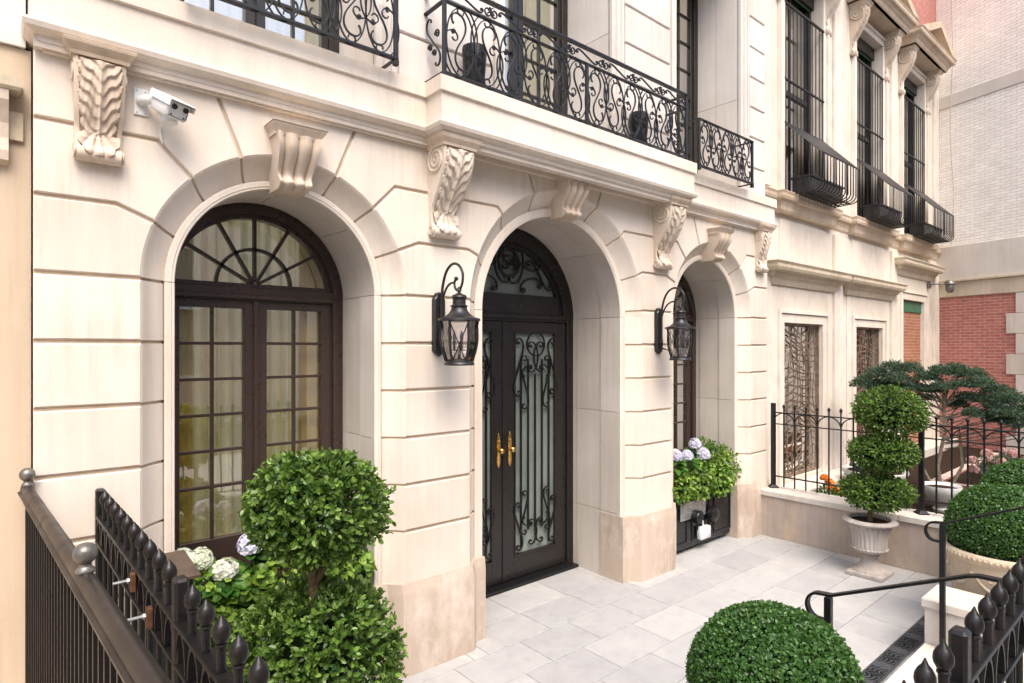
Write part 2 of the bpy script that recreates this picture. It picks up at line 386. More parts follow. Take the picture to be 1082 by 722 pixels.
M['leafcore'] = simple('foliage_core', (.010, .018, .006), .95, 0, .5, 30, 1, .05)
def flower_ball(name, c, rad, m, parent, n=160, size=.022):
    d = rdir(n); d[:, 2] = np.abs(d[:, 2]) * 1.0 - .25; d /= np.linalg.norm(d, axis=1, keepdims=True)
    P0 = np.array(c) + d * rad * (RNG.uniform(.82, 1.08, n) * (1 + lump(d, int(c[0] * 977) % 1000, .12, 4)))[:, None]
    t1 = np.cross(d, rdir(n)); t1 /= np.linalg.norm(t1, axis=1, keepdims=True); t2 = np.cross(d, t1)
    P = np.repeat(P0, 4, 0); D = np.stack([t1, t2, -t1, -t2], 1).reshape(-1, 3) + np.repeat(d, 4, 0) * .15
    tt = np.repeat(np.clip(RNG.normal(.6, .25, n), 0, 1), 4)
    return leafmesh(name, P, D, np.repeat(d, 4, 0), size, m, parent, .95, .2, tt)

# ------------------------------------------------------------------ arches and the townhouse wall
YF = 4.20; YB = 4.219; YC = 4.342; YM = 4.315
ARCH = [dict(c=1.57, s=E + .418, Ro=.905, Ri=.76, R=.70, Yg=5.0), dict(c=4.307, s=E + .345, Ro=1.195, Ri=1.05, R=.965, Yg=5.12), dict(c=6.99, s=E + .418, Ro=.925, Ri=.785, R=.72, Yg=5.0)]
X0, X1 = .158, 8.375; ZT = E + 1.667
COURSE = [.72, 1.14, 1.51, 1.885, 2.262, 2.638, E + .418, E + .845, E + 1.263, ZT]
th = empty('townhouse', (4.3, 4.3, 0), 'cream limestone townhouse with three arches, carved brackets and black double door', 'house')

def arcpt(a, r, t): return (a['c'] + r * math.cos(t), a['s'] + r * math.sin(t))
def side_x(a, r, side, z):
    """x of arch outline of radius r at height z, side=+1 right / -1 left"""
    if z <= a['s']: return a['c'] + side * r
    dz = z - a['s']; return a['c'] + side * math.sqrt(max(r * r - dz * dz, 0))
TH = [22.5, 46, 68.5]
# backing ngon
bk = MB(); poly = [(X0, 0), (X0, ZT), (X1, ZT), (X1, 0)]
for a in reversed(ARCH):
    poly.append((a['c'] + a['Ro'], 0))
    for i in range(0, 41): poly.append(arcpt(a, a['Ro'], PI * i / 40))
    poly.append((a['c'] - a['Ro'], 0))
bk.prism(poly, YB, YB + .02)
bk.build('wall_backing', 'joint', th)
# blocks
bl = MB(); G = .0115
def boundary(a, side, k):
    """points (bottom->top) of the block edge along the arch outline for voussoir row k, plus kink points"""
    zl = COURSE[6 + k]
    t1 = R(TH[k]) ; t0 = R(TH[k - 1]) if k else None
    pts = []; r = a['Ro']
    def P(t): return arcpt(a, r, t if side > 0 else PI - t)
    if k == 0:
        x = side_x(a, r, side, zl); pts.append(((x, zl), 0))
        ts = math.asin(min(1, max(0, (zl - a['s']) / r)))
    else:
        zk = COURSE[6 + k]; dz = zk - a['s']; pts.append(((a['c'] + side * dz / math.tan(t0), zk), G))
        pts.append((P(t0), 0)); ts = t0
    for i in range(1, 8): pts.append((P(ts + (t1 - ts) * i / 8), 0))
    pts.append((P(t1), G))
    zk = COURSE[6 + k + 1]; dz = zk - a['s']; pts.append(((a['c'] + side * dz / math.tan(t1), zk), G))
    return pts
def block(lpts, rpts):
    """lpts: bottom->top list of (pt, inset of edge to NEXT point) for left side; rpts likewise for the right side"""
    left = list(reversed(lpts))                     # top -> bottom
    poly = []; d = []
    n = len(left)
    for i, (p, g) in enumerate(left):
        poly.append(p)
        d.append(left[i + 1][1] if i < n - 1 else G)   # edge from left[i] down to left[i+1] = edge stored at lower point
    m = len(rpts)
    for i, (p, g) in enumerate(rpts):
        poly.append(p); d.append(g if i < m - 1 else G)
    q = [poly[0]]; dd = []
    for i in range(1, len(poly)):
        if math.dist(poly[i], q[-1]) < 1e-5: continue
        dd.append(d[i - 1]); q.append(poly[i])
    dd.append(d[-1])
    bl.prism(inset(q, dd), YF, YB, .007)
def vert(x, z0, z1): return [((x, z0), 0), ((x, z1), 0)]
EDGE = [None] + ARCH + [None]
for j in range(4):
    A, B = EDGE[j], EDGE[j + 1]
    for i in range(6):                               # straight courses
        z0, z1 = COURSE[i], COURSE[i + 1]
        xl = (A['c'] + A['Ro']) if A else X0; xr = (B['c'] - B['Ro']) if B else X1
        g = G if i else 0
        bl.prism([(xl, z0 + g), (xl, z1 - G), (xr, z1 - G), (xr, z0 + g)], YF, YB, .007)
    for k in range(3):
        z0, z1 = COURSE[6 + k], COURSE[7 + k]
        lp = boundary(A, 1, k) if A else vert(X0, z0, z1)
        rp = boundary(B, -1, k) if B else vert(X1, z0, z1)
        block(lp, rp)
for a in ARCH:                                       # crown pieces behind the keystones
    t = R(TH[2]); dz = ZT - a['s']; xk = dz / math.tan(t); P = []
    P.append((a['c'] - xk, ZT)); dd = [G]
    for i in range(13): P.append(arcpt(a, a['Ro'], PI - t - (PI - 2 * t) * i / 12)); dd.append(0)
    dd[-1] = G; P.append((a['c'] + xk, ZT)); dd.append(G)
    bl.prism(inset(P, dd), YF, YB, .007)
bl.build('rusticated_wall', 'lime', th)
# coves, mouldings and reveals
for a in ARCH:
    dR = a['Ro'] - a['Ri']
    cove = [(a['Ro'], YF)] + [(a['Ro'] - dR * (.75 * t + .25 * (1 - math.cos(t * PI / 2))), YF + (YC - YF) * (.75 * t + .25 * math.sin(t * PI / 2))) for t in (.08, .2, .35, .5, .65, .8, .92, 1)]
    cove = [(a['Ro'] + .012, YF + .0065)] + cove[:1] + cove[1:]; cove[1] = (a['Ro'] - .001, YF + .0062)
    mould = [(a['Ri'], YC), (a['Ri'], YM + .012), (a['Ri'] - .012, YM), (a['R'] + .022, YM), (a['R'] + .018, YM + .006), (a['R'] + .006, YM + .006), (a['R'], YM + .014)]
    def sweep(mb, prof, segs, back=None):
        for (kind, u0, u1, n) in segs:
            vs = []; fs = []; m = len(prof)
            for i in range(n + 1):
                u = u0 + (u1 - u0) * i / n
                for r, y in prof:
                    if kind == 'A': x, z = arcpt(a, r, u)
                    elif kind == 'R': x, z = a['c'] + r, u
                    else: x, z = a['c'] - r, u
                    vs.append((x, y, z))
            for i in range(n):
                for k in range(m - 1): fs.append((i * m + k, i * m + k + 1, (i + 1) * m + k + 1, (i + 1) * m + k))
            fs += [tuple(range(m)), tuple(range(n * m, (n + 1) * m))]
            mb.add(vs, fs)
    cl = MB(); g = .0105; ga = g / a['Ro']
    prof = cove + [(a['Ri'], YC + .04), (a['Ro'], YC + .04)]
    segs = []
    for i in range(6):
        for kd in 'RL': segs.append((kd, COURSE[i] + (g if i else 0), min(COURSE[i + 1] - g, a['s']), 1))
    for kd in 'RL':
        if a['s'] > COURSE[6] + .001 or abs(a['s'] - COURSE[6]) < .02: pass
    s0 = math.asin(max(0, (COURSE[6] - a['s'])) / a['Ro']) + ga if COURSE[6] > a['s'] + .01 else ga
    angs = [0 if COURSE[6] > a['s'] + .01 else None]
    bounds = [s0] + [R(t) for t in TH] + [PI - R(t) for t in reversed(TH)] + [PI - s0]
    for i in range(len(bounds) - 1):
        u0 = bounds[i] + (0 if i == 0 else ga); u1 = bounds[i + 1] - (0 if i == len(bounds) - 2 else ga)
        segs.append(('A', u0, u1, 9))
    if COURSE[6] > a['s'] + .01: segs += [('A', 0, s0 - 2 * ga, 2), ('A', PI - s0 + 2 * ga, PI, 2)]
    sweep(cl, prof, segs)
    cl.build('arch_cove', 'lime', th, smooth=30)
    cb = MB(); cback = [(a['Ro'] + .001, YB)] + [(r + .008, y + .011) for r, y in cove[2:]]
    sweep(cb, cback + [(a['Ri'], YC + .045)], [('R', 0, a['s'], 1), ('L', 0, a['s'], 1), ('A', 0, PI, 48)]); cb.build('arch_joint_backing', 'joint', th, smooth=30)
    ml = MB(); g2 = .002
    sweep(ml, mould + [(a['R'] + .001, YC + .03), (a['Ri'], YC + .03)], [('R', .0, a['s'] - g2, 1), ('L', 0, a['s'] - g2, 1), ('A', g2 / a['R'], PI - g2 / a['R'], 64)])
    ml.build('arch_moulding', 'lime', th, smooth=30)
    rv = MB(); y0 = YM + .014; y1 = a['Yg'] + .25; ys = [y0, y0 + (a['Yg'] - y0) * .36, a['Yg'] - .12, y1]; g3 = .0025
    rp = []
    for q in range(3):
        yy0 = ys[q] + (g3 if q else 0); yy1 = ys[q + 1] - g3
        step = .0 + .012 * q
        pr = [(a['R'] + step, yy0), (a['R'] + step, yy1), (a['R'] + .06, yy1), (a['R'] + .06, yy0)]
        ab = [0, R(45), R(90), R(135), PI]
        sweep(rv, pr, [(kd, .0 if i == 0 else zz[0] + g3, zz[1] - g3, 1) for kd in 'RL' for i, zz in enumerate([(0, .75), (.75, 1.885), (1.885, a['s'])])] +
              [('A', ab[i] + g3 / a['R'], ab[i + 1] - g3 / a['R'], 14) for i in range(4)])
    rv.build('reveal', 'reveal', th, smooth=30)
    rb = MB(); sweep(rb, [(a['R'] + .03, y0), (a['R'] + .03, y1)], [('R', 0, a['s'], 1), ('L', 0, a['s'], 1), ('A', 0, PI, 48)])
    rb.build('reveal_backing', 'joint', th, smooth=30)
# pier bases
def pier_base(xl, xr, lc, rc):
    """lc / rc : arch on the left / right of the pier (or None)"""
    def plan(o):
        p = []
        if lc: 
            a = lc; p += [(a['c'] + a['R'] - .004, YM + .3), (a['c'] + a['R'] - .004 , YM - .02 - o * .4), (a['c'] + a['Ri'] - .004 , YM - .02 - o * .4), (a['c'] + a['Ri'] + .035, 4.30 - o), (a['c'] + a['Ri'] + .075, 4.245 - o), (a['c'] + a['Ro'] - .03 , 4.205 - o)]
        p += [((xl if not lc else lc['c'] + lc['Ro'] + .0) + 0, YF - .004 - o), ((xr if not rc else rc['c'] - rc['Ro']), YF - .004 - o)]
        if rc:
            a = rc; p += [(a['c'] - a['Ro'] + .03, 4.205 - o), (a['c'] - a['Ri'] - .075, 4.245 - o), (a['c'] - a['Ri'] - .035, 4.30 - o), (a['c'] - a['Ri'] + .004, YM - .02 - o * .4), (a['c'] - a['R'] + .004, YM - .02 - o * .4), (a['c'] - a['R'] + .004, YM + .3)]
        else: p += [(xr, YM + .3)]
        if not lc: p = [(xl, YM + .3)] + p
        return p
    lo, hi = plan(.03), plan(.004); n = len(lo); pb = MB()
    vs = [(x, y, 0) for x, y in lo] + [(x, y, .63) for x, y in lo] + [(x, y, .665) for x, y in plan(.018)] + [(x, y, .725) for x, y in hi]
    pb.add(vs, [(r * n + i, r * n + i + 1, (r + 1) * n + i + 1, (r + 1) * n + i) for r in range(3) for i in range(n - 1)] + [tuple(range(3 * n, 4 * n))]); pb.build('pier_base', 'base', th, smooth=20)
for j in range(4):
    A, B = EDGE[j], EDGE[j + 1]
    pier_base((A['c'] + A['Ro']) if A else X0, (B['c'] - B['Ro']) if B else X1, A, B)

# string course, fascia, ledge, balcony
z = E
prof = [(-.13, z + 1.62), (-.06, z + 1.62), (-.06, z + 1.655), (-.035, z + 1.66), (-.03, z + 1.69), (.0, z + 1.70), (.022, z + 1.715), (.032, z + 1.74), (.03, z + 1.755), (.0, z + 1.765), (0, z + 1.98), (.022, z + 1.985), (.022, z + 2.10), (-.13, z + 2.105)]
YS = 4.105; YBAL = 3.89; XB0, XB1 = 2.61, 6.05
def ress(x0, x1, d=.075): return [(x0, YS), (x0, YS - d), (x1, YS - d), (x1, YS)]
sc = MB(); sweep_plan(sc, [(X0 - .02, 4.4), (X0 - .02, YS), (XB0, YS), (XB0, YBAL), (XB1, YBAL), (XB1, YS), (X1 + .02, YS), (X1 + .02, 4.5)], prof)
sc.box(XB0 + .03, XB1 - .03, YBAL + .05, 4.23, z + 1.665, z + 1.94)
sc.box(XB0 + .02, XB1 - .02, YBAL + .02, 4.3, z + 2.06, z + 2.095)
sc.box(X0, X1, YS + .04, 4.232, z + 1.63, z + 1.9)
sc.box(X0, X1, YS + .06, 5.3, z + 2.0, z + 2.09)
sc.build('string_course', 'lime', th)

# consoles
def console(x0, x1, zb, zt, proj, parent, name='console'):
    """S-shaped scroll bracket with side volutes and acanthus leaf on the front"""
    H = zt - zb; w = x1 - x0; cx = (x0 + x1) / 2
    def fy(t):                                         # projection from wall at height fraction t (0 bottom, 1 top)
        return .045 + (proj - .045) * (.5 - .5 * math.cos(PI * min(1, max(0, (t - .12) / .8)))) + .035 * math.exp(-((t - .05) / .07) ** 2) - .02 * math.exp(-((t - .3) / .12) ** 2)
    n = 40; mb = MB(); vs = []
    for i in range(n + 1):
        t = i / n; wz = w * (.86 + .14 * t) / 2; y = YF - fy(t); zz = zb + H * .9 * t
        for dx, dy in ((-wz, 0), (-wz + .004, .006), (-wz + .02, 0), (-wz + .032, .014), (0, .008), (wz - .032, .014), (wz - .02, 0), (wz - .004, .006), (wz, 0)):
            yy = y + dy if dx not in (-wz, wz) else y + .008
            vs.append((cx + dx, yy, zz))
        vs.append((cx + wz, YF + .02, zz)); vs.append((cx - wz, YF + .02, zz))
    m = 11; fs = [(i * m + k, i * m + (k + 1) % m, (i + 1) * m + (k + 1) % m, (i + 1) * m + k) for i in range(n) for k in range(m)]
    fs += [tuple(range(m)), tuple(range(n * m, (n + 1) * m))]
    mb.add(vs, fs)
    # bottom roll
    mb.tube([(cx - w * .42, YF - .045, zb + .02), (cx + w * .42, YF - .045, zb + .02)], .042, 12)
    # volutes on both sides
    for sd in (-1, 1):
        for (vz, vy, vr, wt) in ((zb + H * .76, YF - proj * .5, min(proj * .46, H * .14), .93), (zb + .03, YF - .045, .038, .87)):
            xx = cx + sd * w * wt / 2 * 1.02
            mb.tube([(xx - sd * .01, vy, vz), (xx + sd * .006, vy, vz)], vr * .22, 10)
            sp = [(xx, vy + vr * (1 - .82 * i / 50) * math.cos(-i * .30 + 1.5), vz + vr * (1 - .82 * i / 50) * math.sin(-i * .30 + 1.5)) for i in range(50)]
            mb.tube([(p[0] + sd * .004, p[1], p[2]) for p in sp], [vr * .15 * (1.15 - .5 * i / 50) for i in range(50)], 6)
    o = mb.build(name, 'carve', parent, smooth=42)
    # acanthus leaf: carved relief whose stacked lobes overlap downward, with a fluted fan at the foot
    lf = MB(); nu, nt_ = 44, 130; vs = []; A_ = .020 * w / .25
    for j in range(nt_ + 1):
        tt = .02 + .93 * j / nt_
        for i in range(nu + 1):
            u = -1 + 2 * i / nu; au = abs(u)
            if tt > .26:
                ph = (tt - .21 * au ** 1.2 - .02 * math.sin(au * 9 + tt * 6) + (.018 if u > 0 else 0) - .02) * 8.2; fr = ph - math.floor(ph)
                edge = .66 + .17 * min(1, (tt - .26) / .25) + .13 * math.sin(PI * min(1, fr * 1.15)) ** .6
                lob = (min(1, fr / .10) * (1 - .85 * fr)) * (.35 + .65 * math.sin(PI * min(1, max(0, au - .10) / (edge - .10)) ** .8) ** .5)
                vein = .12 * math.sin(au * 26 + tt * 20) * (1 - fr)
                hh = A_ * (.25 + 1.15 * lob + vein) * (1 if au < edge else 0) - (.012 if au >= edge else 0)
                hh += A_ * 1.5 * math.exp(-(au / (.08 + .13 * max(0, tt - .2))) ** 2) * (1 - .3 * (1 - tt))
            else:
                an = math.atan2(u * .8, (.34 - tt) * 2.6); rad = math.hypot(u * .8, (.34 - tt) * 2.6)
                edge = .86 + .08 * abs(math.cos(an * 5.5))
                hh = A_ * (.35 + .9 * abs(math.cos(an * 5.5)) ** .7) * (1 if rad < edge else 0) - (.012 if rad >= edge else 0)
                if tt > .22: hh *= .75
            wz = w * (.86 + .14 * tt / .9) / 2 * .90
            vs.append((cx + u * wz, YF - fy(min(1, tt)) - hh + .004, zb + H * .9 * tt))
    q_ = nu + 1
    lf.add(vs, [(j * q_ + i, j * q_ + i + 1, (j + 1) * q_ + i + 1, (j + 1) * q_ + i) for j in range(nt_) for i in range(nu)])
    lf.build('acanthus_leaf', 'carve', o, smooth=75)
    # abacus
    ab = MB(); a0, a1 = x0 - .012, x1 + .012; zt0 = zb + H * .88
    sweep_plan(ab, [(a0, YF + .02), (a0, YF - proj - .01), (a1, YF - proj - .01), (a1, YF + .02)], [(-.05, zt0), (.0, zt0), (.004, zt0 + .02), (.03, zt0 + .055), (.034, zt0 + .07), (.034, zt), (-.05, zt)])
    ab.box(a0, a1, YF - proj, YF + .02, zt0 + .001, zt - .001)
    ab.build('abacus', 'cornice', o)
    return o
for (x0, x1, zb, pj) in ((.325, .575, E + 1.075, .12), (8.01, 8.26, E + 1.075, .12), (2.675, 2.975, E + .925, .25), (5.69, 5.99, E + .925, .25)):
    console(x0, x1, zb, E + 1.69, pj, th)
# keystones
def keystone(a, zt):
    cx = a['c']; zb = a['s'] + a['R'] - .03; H = zt - zb; mb = MB(); n = 30; m = 25; vs = []
    for i in range(n + 1):
        t = i / n; w = (.105 + .045 * t); y = .02 + .13 * (.5 - .5 * math.cos(PI * min(1, max(0, (t - .1) / .75)))) + .06 * math.exp(-((t - .1) / .12) ** 2)
        yy = YF - y if t > .12 else YF - y + (.12 - t) * .3
        for k in range(m):
            s_ = -1 + 2 * k / (m - 1); vs.append((cx + s_ * w, yy + .034 * abs(math.sin(s_ * 1.5 * PI)) ** .6 * -1 + .02, zb + H * .86 * t))
        vs.append((cx + w, YM + .05, zb + H * .86 * t)); vs.append((cx - w, YM + .05, zb + H * .86 * t))
    q = m + 2; fs = [(i * q + k, i * q + (k + 1) % q, (i + 1) * q + (k + 1) % q, (i + 1) * q + k) for i in range(n) for k in range(q)] + [tuple(range(q)), tuple(range(n * q, (n + 1) * q))]
    mb.add(vs, fs)
    o = mb.build('keystone', 'carve', th, smooth=50)
    ab = MB(); z0 = zb + H * .82; sweep_plan(ab, [(cx - .145, YF + .02), (cx - .145, YF - .14), (cx + .145, YF - .14), (cx + .145, YF + .02)], [(-.05, z0), (0, z0), (.008, z0 + .02), (.035, z0 + .06), (.038, z0 + .075), (.045, zt), (-.05, zt)])
    ab.box(cx - .16, cx + .145, YF - .135, YF + .02, z0 + .001, zt - .001); ab.build('keystone_cap', 'carve', o)
keystone(ARCH[0], E + 1.50); keystone(ARCH[1], E + 1.665); keystone(ARCH[2], E + 1.50)

# upper storey
UW = [(1.555, .74), (4.29, .80), (6.975, .80)]; ZS, ZH = E + 2.105, E + 5.3; YU = 4.235
up = MB()
xs = [X0] + [v for c, h in UW for v in (c - h, c + h)] + [X1 - .04]
for i in range(0, 8, 2):
    up.box(xs[i], xs[i + 1], YU, YU + .3, ZS - .03, ZH)
up.box(X0, X1 - .04, YU, YU + .3, ZH, ZH + 1.3)
for c, h in UW:                                       # deep stone reveals, in two leaves with a joint
    for sd in (-1, 1):
        x = c + sd * (h - .05)
        for (y0, y1) in ((YU + .05, 4.62), (4.626, 5.0)):
            for (z0, z1) in ((ZS - .02, E + 3.4), (E + 3.406, ZH + .1)): up.box(x, x + sd * .1, y0, y1, z0, z1)
    up.box(c - h - .05, c + h + .05, YU + .05, 5.0, ZH, ZH + .15)
up.build('upper_wall', 'lime_up', th)
am = MB()                                             # stepped window surrounds
for c, h in UW:
    for sd in (-1, 1):
        xi = c + sd * (h - .05)
        am.box(*sorted((xi, xi + sd * .055)), YU + .012, YU + .06, ZS, ZH - .0)
        am.box(*sorted((xi + sd * .055, xi + sd * .11)), YU - .012, YU + .06, ZS, ZH)
        am.box(*sorted((xi + sd * .11, xi + sd * .15)), YU - .032, YU + .06, ZS, ZH)
am.build('window_surround', 'lime_up', th)
zc_dummy = 0                                          # raised grooved panels between windows
zc = [ZS + .01] + [E + 2.50 + .415 * i for i in range(8)]
for (xa, xb) in ((X0 + .02, UW[0][0] - UW[0][1] - .12), (UW[0][0] + UW[0][1] + .13, UW[1][0] - UW[1][1] - .13), (UW[1][0] + UW[1][1] + .13, UW[2][0] - UW[2][1] - .13), (UW[2][0] + UW[2][1] + .13, X1 - .05)):
    ub = MB()
    for i in range(len(zc) - 1):
        ub.prism([(xa, zc[i] + .012), (xa, zc[i + 1] - .012), (xb, zc[i + 1] - .012), (xb, zc[i] + .012)], YU - .028, YU + .01, .006)
    ub.build('upper_blockwork', 'lime_up', th)

sh = MB()                                             # house body, left open above and behind so sky backlights the curtains
sh.box(X0, X0 + .15, 4.55, 11, 0, 9); sh.box(X1 - .15, X1, 4.60, 11, 0, 9); sh.box(X0 + .16, X1 - .16, 10.9, 11.1, 0, 2)
sh.build('side_wall', 'joint', th)

# windows of the ground floor
def bars(mb, x0, x1, y0, y1, z0, z1, b=.003): mb.box(x0, x1, y0, y1, z0, z1, b)
def curtain(x0, x1, y, z0, z1, parent, gap=None):
    mb = MB(); n = 160; vs = []
    for i in range(n + 1):
        x = x0 + (x1 - x0) * i / n; yy = y + .035 * math.sin(i * .55 + .6 * math.sin(i * .13)) + .012 * math.sin(i * 1.7)
        vs += [(x, yy, z0), (x, yy + .01, z1)]
    mb.add(vs, [(2 * i, 2 * i + 2, 2 * i + 3, 2 * i + 1) for i in range(n)]); o = mb.build('curtain', 'curtain', parent, smooth=80, fix=False)
    return o
def room(x0, x1, y0, y1, z0, z1, parent):
    mb = MB(); mb.add([(x0, y0, z0), (x1, y0, z0), (x1, y1, z0), (x0, y1, z0), (x0, y0, z1), (x1, y0, z1), (x1, y1, z1), (x0, y1, z1)], [(0, 1, 2, 3), (4, 5, 6, 7), (0, 3, 7, 4), (1, 2, 6, 5), (3, 2, 6, 7)])
    return mb.build('room', 'dark', parent)
def arch_ring(mb, a, r0, r1, y0, y1, z0=None, n=40, t0=0, t1=PI):
    vs = []
    for i in range(n + 1):
        t = t0 + (t1 - t0) * i / n
        for r in (r0, r1):
            x, zz = a['c'] + r * math.cos(t), (z0 if z0 is not None else a['s']) + r * math.sin(t)
            vs += [(x, y0, zz), (x, y1, zz)]
    mb.add(vs, [(4 * i + p, 4 * i + q, 4 * i + 4 + q, 4 * i + 4 + p) for i in range(n) for p, q in ((0, 1), (1, 3), (3, 2), (2, 0))] + [(0, 1, 3, 2), (4 * n, 4 * n + 2, 4 * n + 3, 4 * n + 1)])
def arch_window(a, name='window'):
    c = a['c']; s = a['s']; Yg = a['Yg']; w = a['R'] + .02; mb = MB()
    zb = 1.0; zt = E + .40                           # leaves below, transom between
    # outer frame
    arch_ring(mb, a, w - .085, w, Yg - .06, Yg + .08, s); arch_ring(mb, a, w - .115, w - .083, Yg - .025, Yg + .06, s)
    for sd in (-1, 1):
        bars(mb, *sorted((c + sd * w, c + sd * (w - .085))), Yg - .06, Yg + .08, .0, s); bars(mb, *sorted((c + sd * (w - .083), c + sd * (w - .115))), Yg - .025, Yg + .06, zb - .1, s)
    bars(mb, c - w + .08, c + w - .08, Yg - .05, Yg + .06, E + .375, E + .475); bars(mb, c - w + .08, c + w - .08, Yg - .075, Yg - .045, E + .385, E + .415)
    # fanlight
    zf = E + .478; bars(mb, c - w + .1, c + w - .1, Yg - .03, Yg + .05, zf - .01, zf + .03)
    ri = .285
    arch_ring(mb, a, ri - .012, ri + .012, Yg - .018, Yg + .02, zf + .02, 24)
    for k in range(1, 6):
        t = PI * k / 6 ; ex = math.cos(t); ez = math.sin(t)
        # length out to the outer ring
        q = .02; 
        while (q * ex) ** 2 + (zf + .02 + q * ez - s) ** 2 < (w - .11) ** 2: q += .005
        mb.flat([(c + .03 * ex, Yg, zf + .02 + .03 * ez), (c + q * ex, Yg, zf + .02 + q * ez)], .024, .036, (0, 1, 0))
    mb.ico((c, Yg - .01, zf + .03), .035, 2)
    # leaves
    for sd in (-1, 1):
        xa, xb = sorted((c + sd * .012, c + sd * (w - .105)))
        zl0, zl1 = zb, E + .372
        bars(mb, xa, xa + .075, Yg - .03, Yg + .03, zl0, zl1); bars(mb, xb - .075, xb, Yg - .03, Yg + .03, zl0, zl1)
        bars(mb, xa + .075, xb - .075, Yg - .03, Yg + .03, zl1 - .062, zl1); bars(mb, xa + .075, xb - .075, Yg - .03, Yg + .03, zl0, zl0 + .15)
        xm = (xa + xb) / 2; bars(mb, xm - .011, xm + .011, Yg - .02, Yg + .02, zl0 + .15, zl1 - .062)
        for k in range(1, 6):
            zz = zl1 - .062 - .273 * k
            if zz > zl0 + .16: bars(mb, xa + .075, xb - .075, Yg - .018, Yg + .018, zz - .011, zz + .011)
    bars(mb, c - .02, c + .02, Yg - .05, Yg - .028, zb, E + .37)
    mb.box(c - w, c + w, Yg - .03, Yg + .05, .0, zb - .002)
    o = mb.build(name, 'frame', th, smooth=30)
    gl = MB(); P = [(c - w + .05, zb + .02)] + [(c - w + .05, s)] + [(c + (w - .05) * math.cos(PI - PI * i / 30), s + (w - .05) * math.sin(PI * i / 30)) for i in range(1, 30)] + [(c + w - .05, s), (c + w - .05, zb + .02)]
    gl.add([(x, Yg + .006, zz) for x, zz in P], [tuple(range(len(P)))]); gl.build('glass', 'glass', o)
    curtain(c - w, c - w + .30, Yg + .12, .9, s + w, o); curtain(c + w - .30, c + w, Yg + .12, .9, s + w, o)
    curtain(c - w, c + w, Yg + .20, .9, s + w * .99, o)
    return o
arch_window(ARCH[0]); arch_window(ARCH[2])
for c, h in UW:
    mb = MB(); w = h - .04; Yg = 4.96
    for sd in (-1, 1):
        bars(mb, *sorted((c + sd * w, c + sd * (w - .10))), Yg - .05, Yg + .06, ZS - .01, ZH); bars(mb, *sorted((c + sd * .005, c + sd * .075)), Yg - .04, Yg + .03, ZS + .02, ZH)
        bars(mb, *sorted((c + sd * (w - .10), c + sd * (w - .16))), Yg - .03, Yg + .03, ZS + .02, ZH)
        xm = c + sd * (.075 + w - .16) / 2; bars(mb, xm - .012, xm + .012, Yg - .02, Yg + .02, ZS, ZH)
        for k in range(8):
            zz = ZS + .3 + .385 * k; bars(mb, *sorted((c + sd * .075, c + sd * (w - .16))), Yg - .018, Yg + .018, zz - .012, zz + .012)
    bars(mb, c - w + .1, c + w - .1, Yg - .035, Yg + .03, ZS + .0, ZS + .18)
    o = mb.build('window', 'frameblk', th, smooth=30)
    g = MB(); g.add([(c - w + .05, Yg + .006, ZS + .1), (c + w - .05, Yg + .006, ZS + .1), (c + w - .05, Yg + .006, ZH), (c - w + .05, Yg + .006, ZH)], [(0, 1, 2, 3)]); g.build('glass', 'glassup', o)
    curtain(c - w, c + w, Yg + .25, ZS, ZH, o)

# ------------------------------------------------------------------ front door
a = ARCH[1]; c, s, Yg, w = a['c'], a['s'], a['Yg'], a['R'] + .02
ZDT = E + .30                                         # top of the door leaves
df = MB()
arch_ring(df, a, w - .17, w, Yg - .06, Yg + .08, s); arch_ring(df, a, w - .22, w - .168, Yg - .035, Yg + .06, s)
for sd in (-1, 1):
    df.box(*sorted((c + sd * w, c + sd * (w - .10))), Yg - .06, Yg + .08, .0, s, .004)
    df.box(*sorted((c + sd * (w - .098), c + sd * (w - .14))), Yg - .03, Yg + .06, .0, ZDT + .02, .003)
df.box(c - w + .09, c + w - .09, Yg - .055, Yg + .06, ZDT, ZDT + .085, .006)
df.box(c - w + .09, c + w - .09, Yg - .085, Yg - .05, ZDT + .03, ZDT + .065, .006)
df.box(c - w + .09, c + w - .09, Yg - .03, Yg + .05, ZDT + .085, ZDT + .30, .003)
df.build('door_frame', 'door', th, smooth=30)
fz = ZDT + .30
fl = MB()
Y_ = Yg - .025
rr = w - .22
def xz(pts, y): return [(x, y, zz) for x, zz in pts]
for sd in (-1, 1):
    def q(u, v): return (c + sd * u, fz + v)
    top = s - fz
    for (A_, B_, T, p, kd, fp) in (((.20, .06), (.46, .12), 6.2, 3, 'C', -1), ((.62, .10), (.30, .36), 6.5, 3.2, 'S', 1), ((.12, .50), (.44, .36), 6, 3, 'C', 1), ((.06, .18), (.06, .56), 5.2, 3, 'C', 1)):
        fl.flat(xz(scroll(q(*A_), q(*B_), T, p, kd, fp * sd), Y_), .020, .020, (0, 1, 0))
arcp = [(c + .145 * math.cos(2 * PI * i / 32), Y_, fz + .34 + .145 * math.sin(2 * PI * i / 32)) for i in range(33)]
fl.flat(arcp, .022, .024, (0, 1, 0))
fo = fl.build('fanlight_scrollwork', 'door', th, smooth=40)
g = MB(); P = [(c + math.cos(PI * i / 30) * (rr + .02), s + math.sin(PI * i / 30) * (rr + .02)) for i in range(31)] + [(c - rr - .02, fz), (c + rr + .02, fz)]
g.add([(x, Yg + .012, zz) for x, zz in P], [tuple(range(len(P)))]); g.build('glass', 'frost', fo)
cu = bpy.data.curves.new('n', 'FONT'); cu.body = '54'; cu.size = .23; cu.extrude = .008; cu.offset = .004; cu.align_x = 'CENTER'; cu.align_y = 'CENTER'
to = bpy.data.objects.new('t', cu); C.objects.link(to); bpy.context.view_layer.update()
me = bpy.data.meshes.new_from_object(to.evaluated_get(bpy.context.evaluated_depsgraph_get())); bpy.data.objects.remove(to)
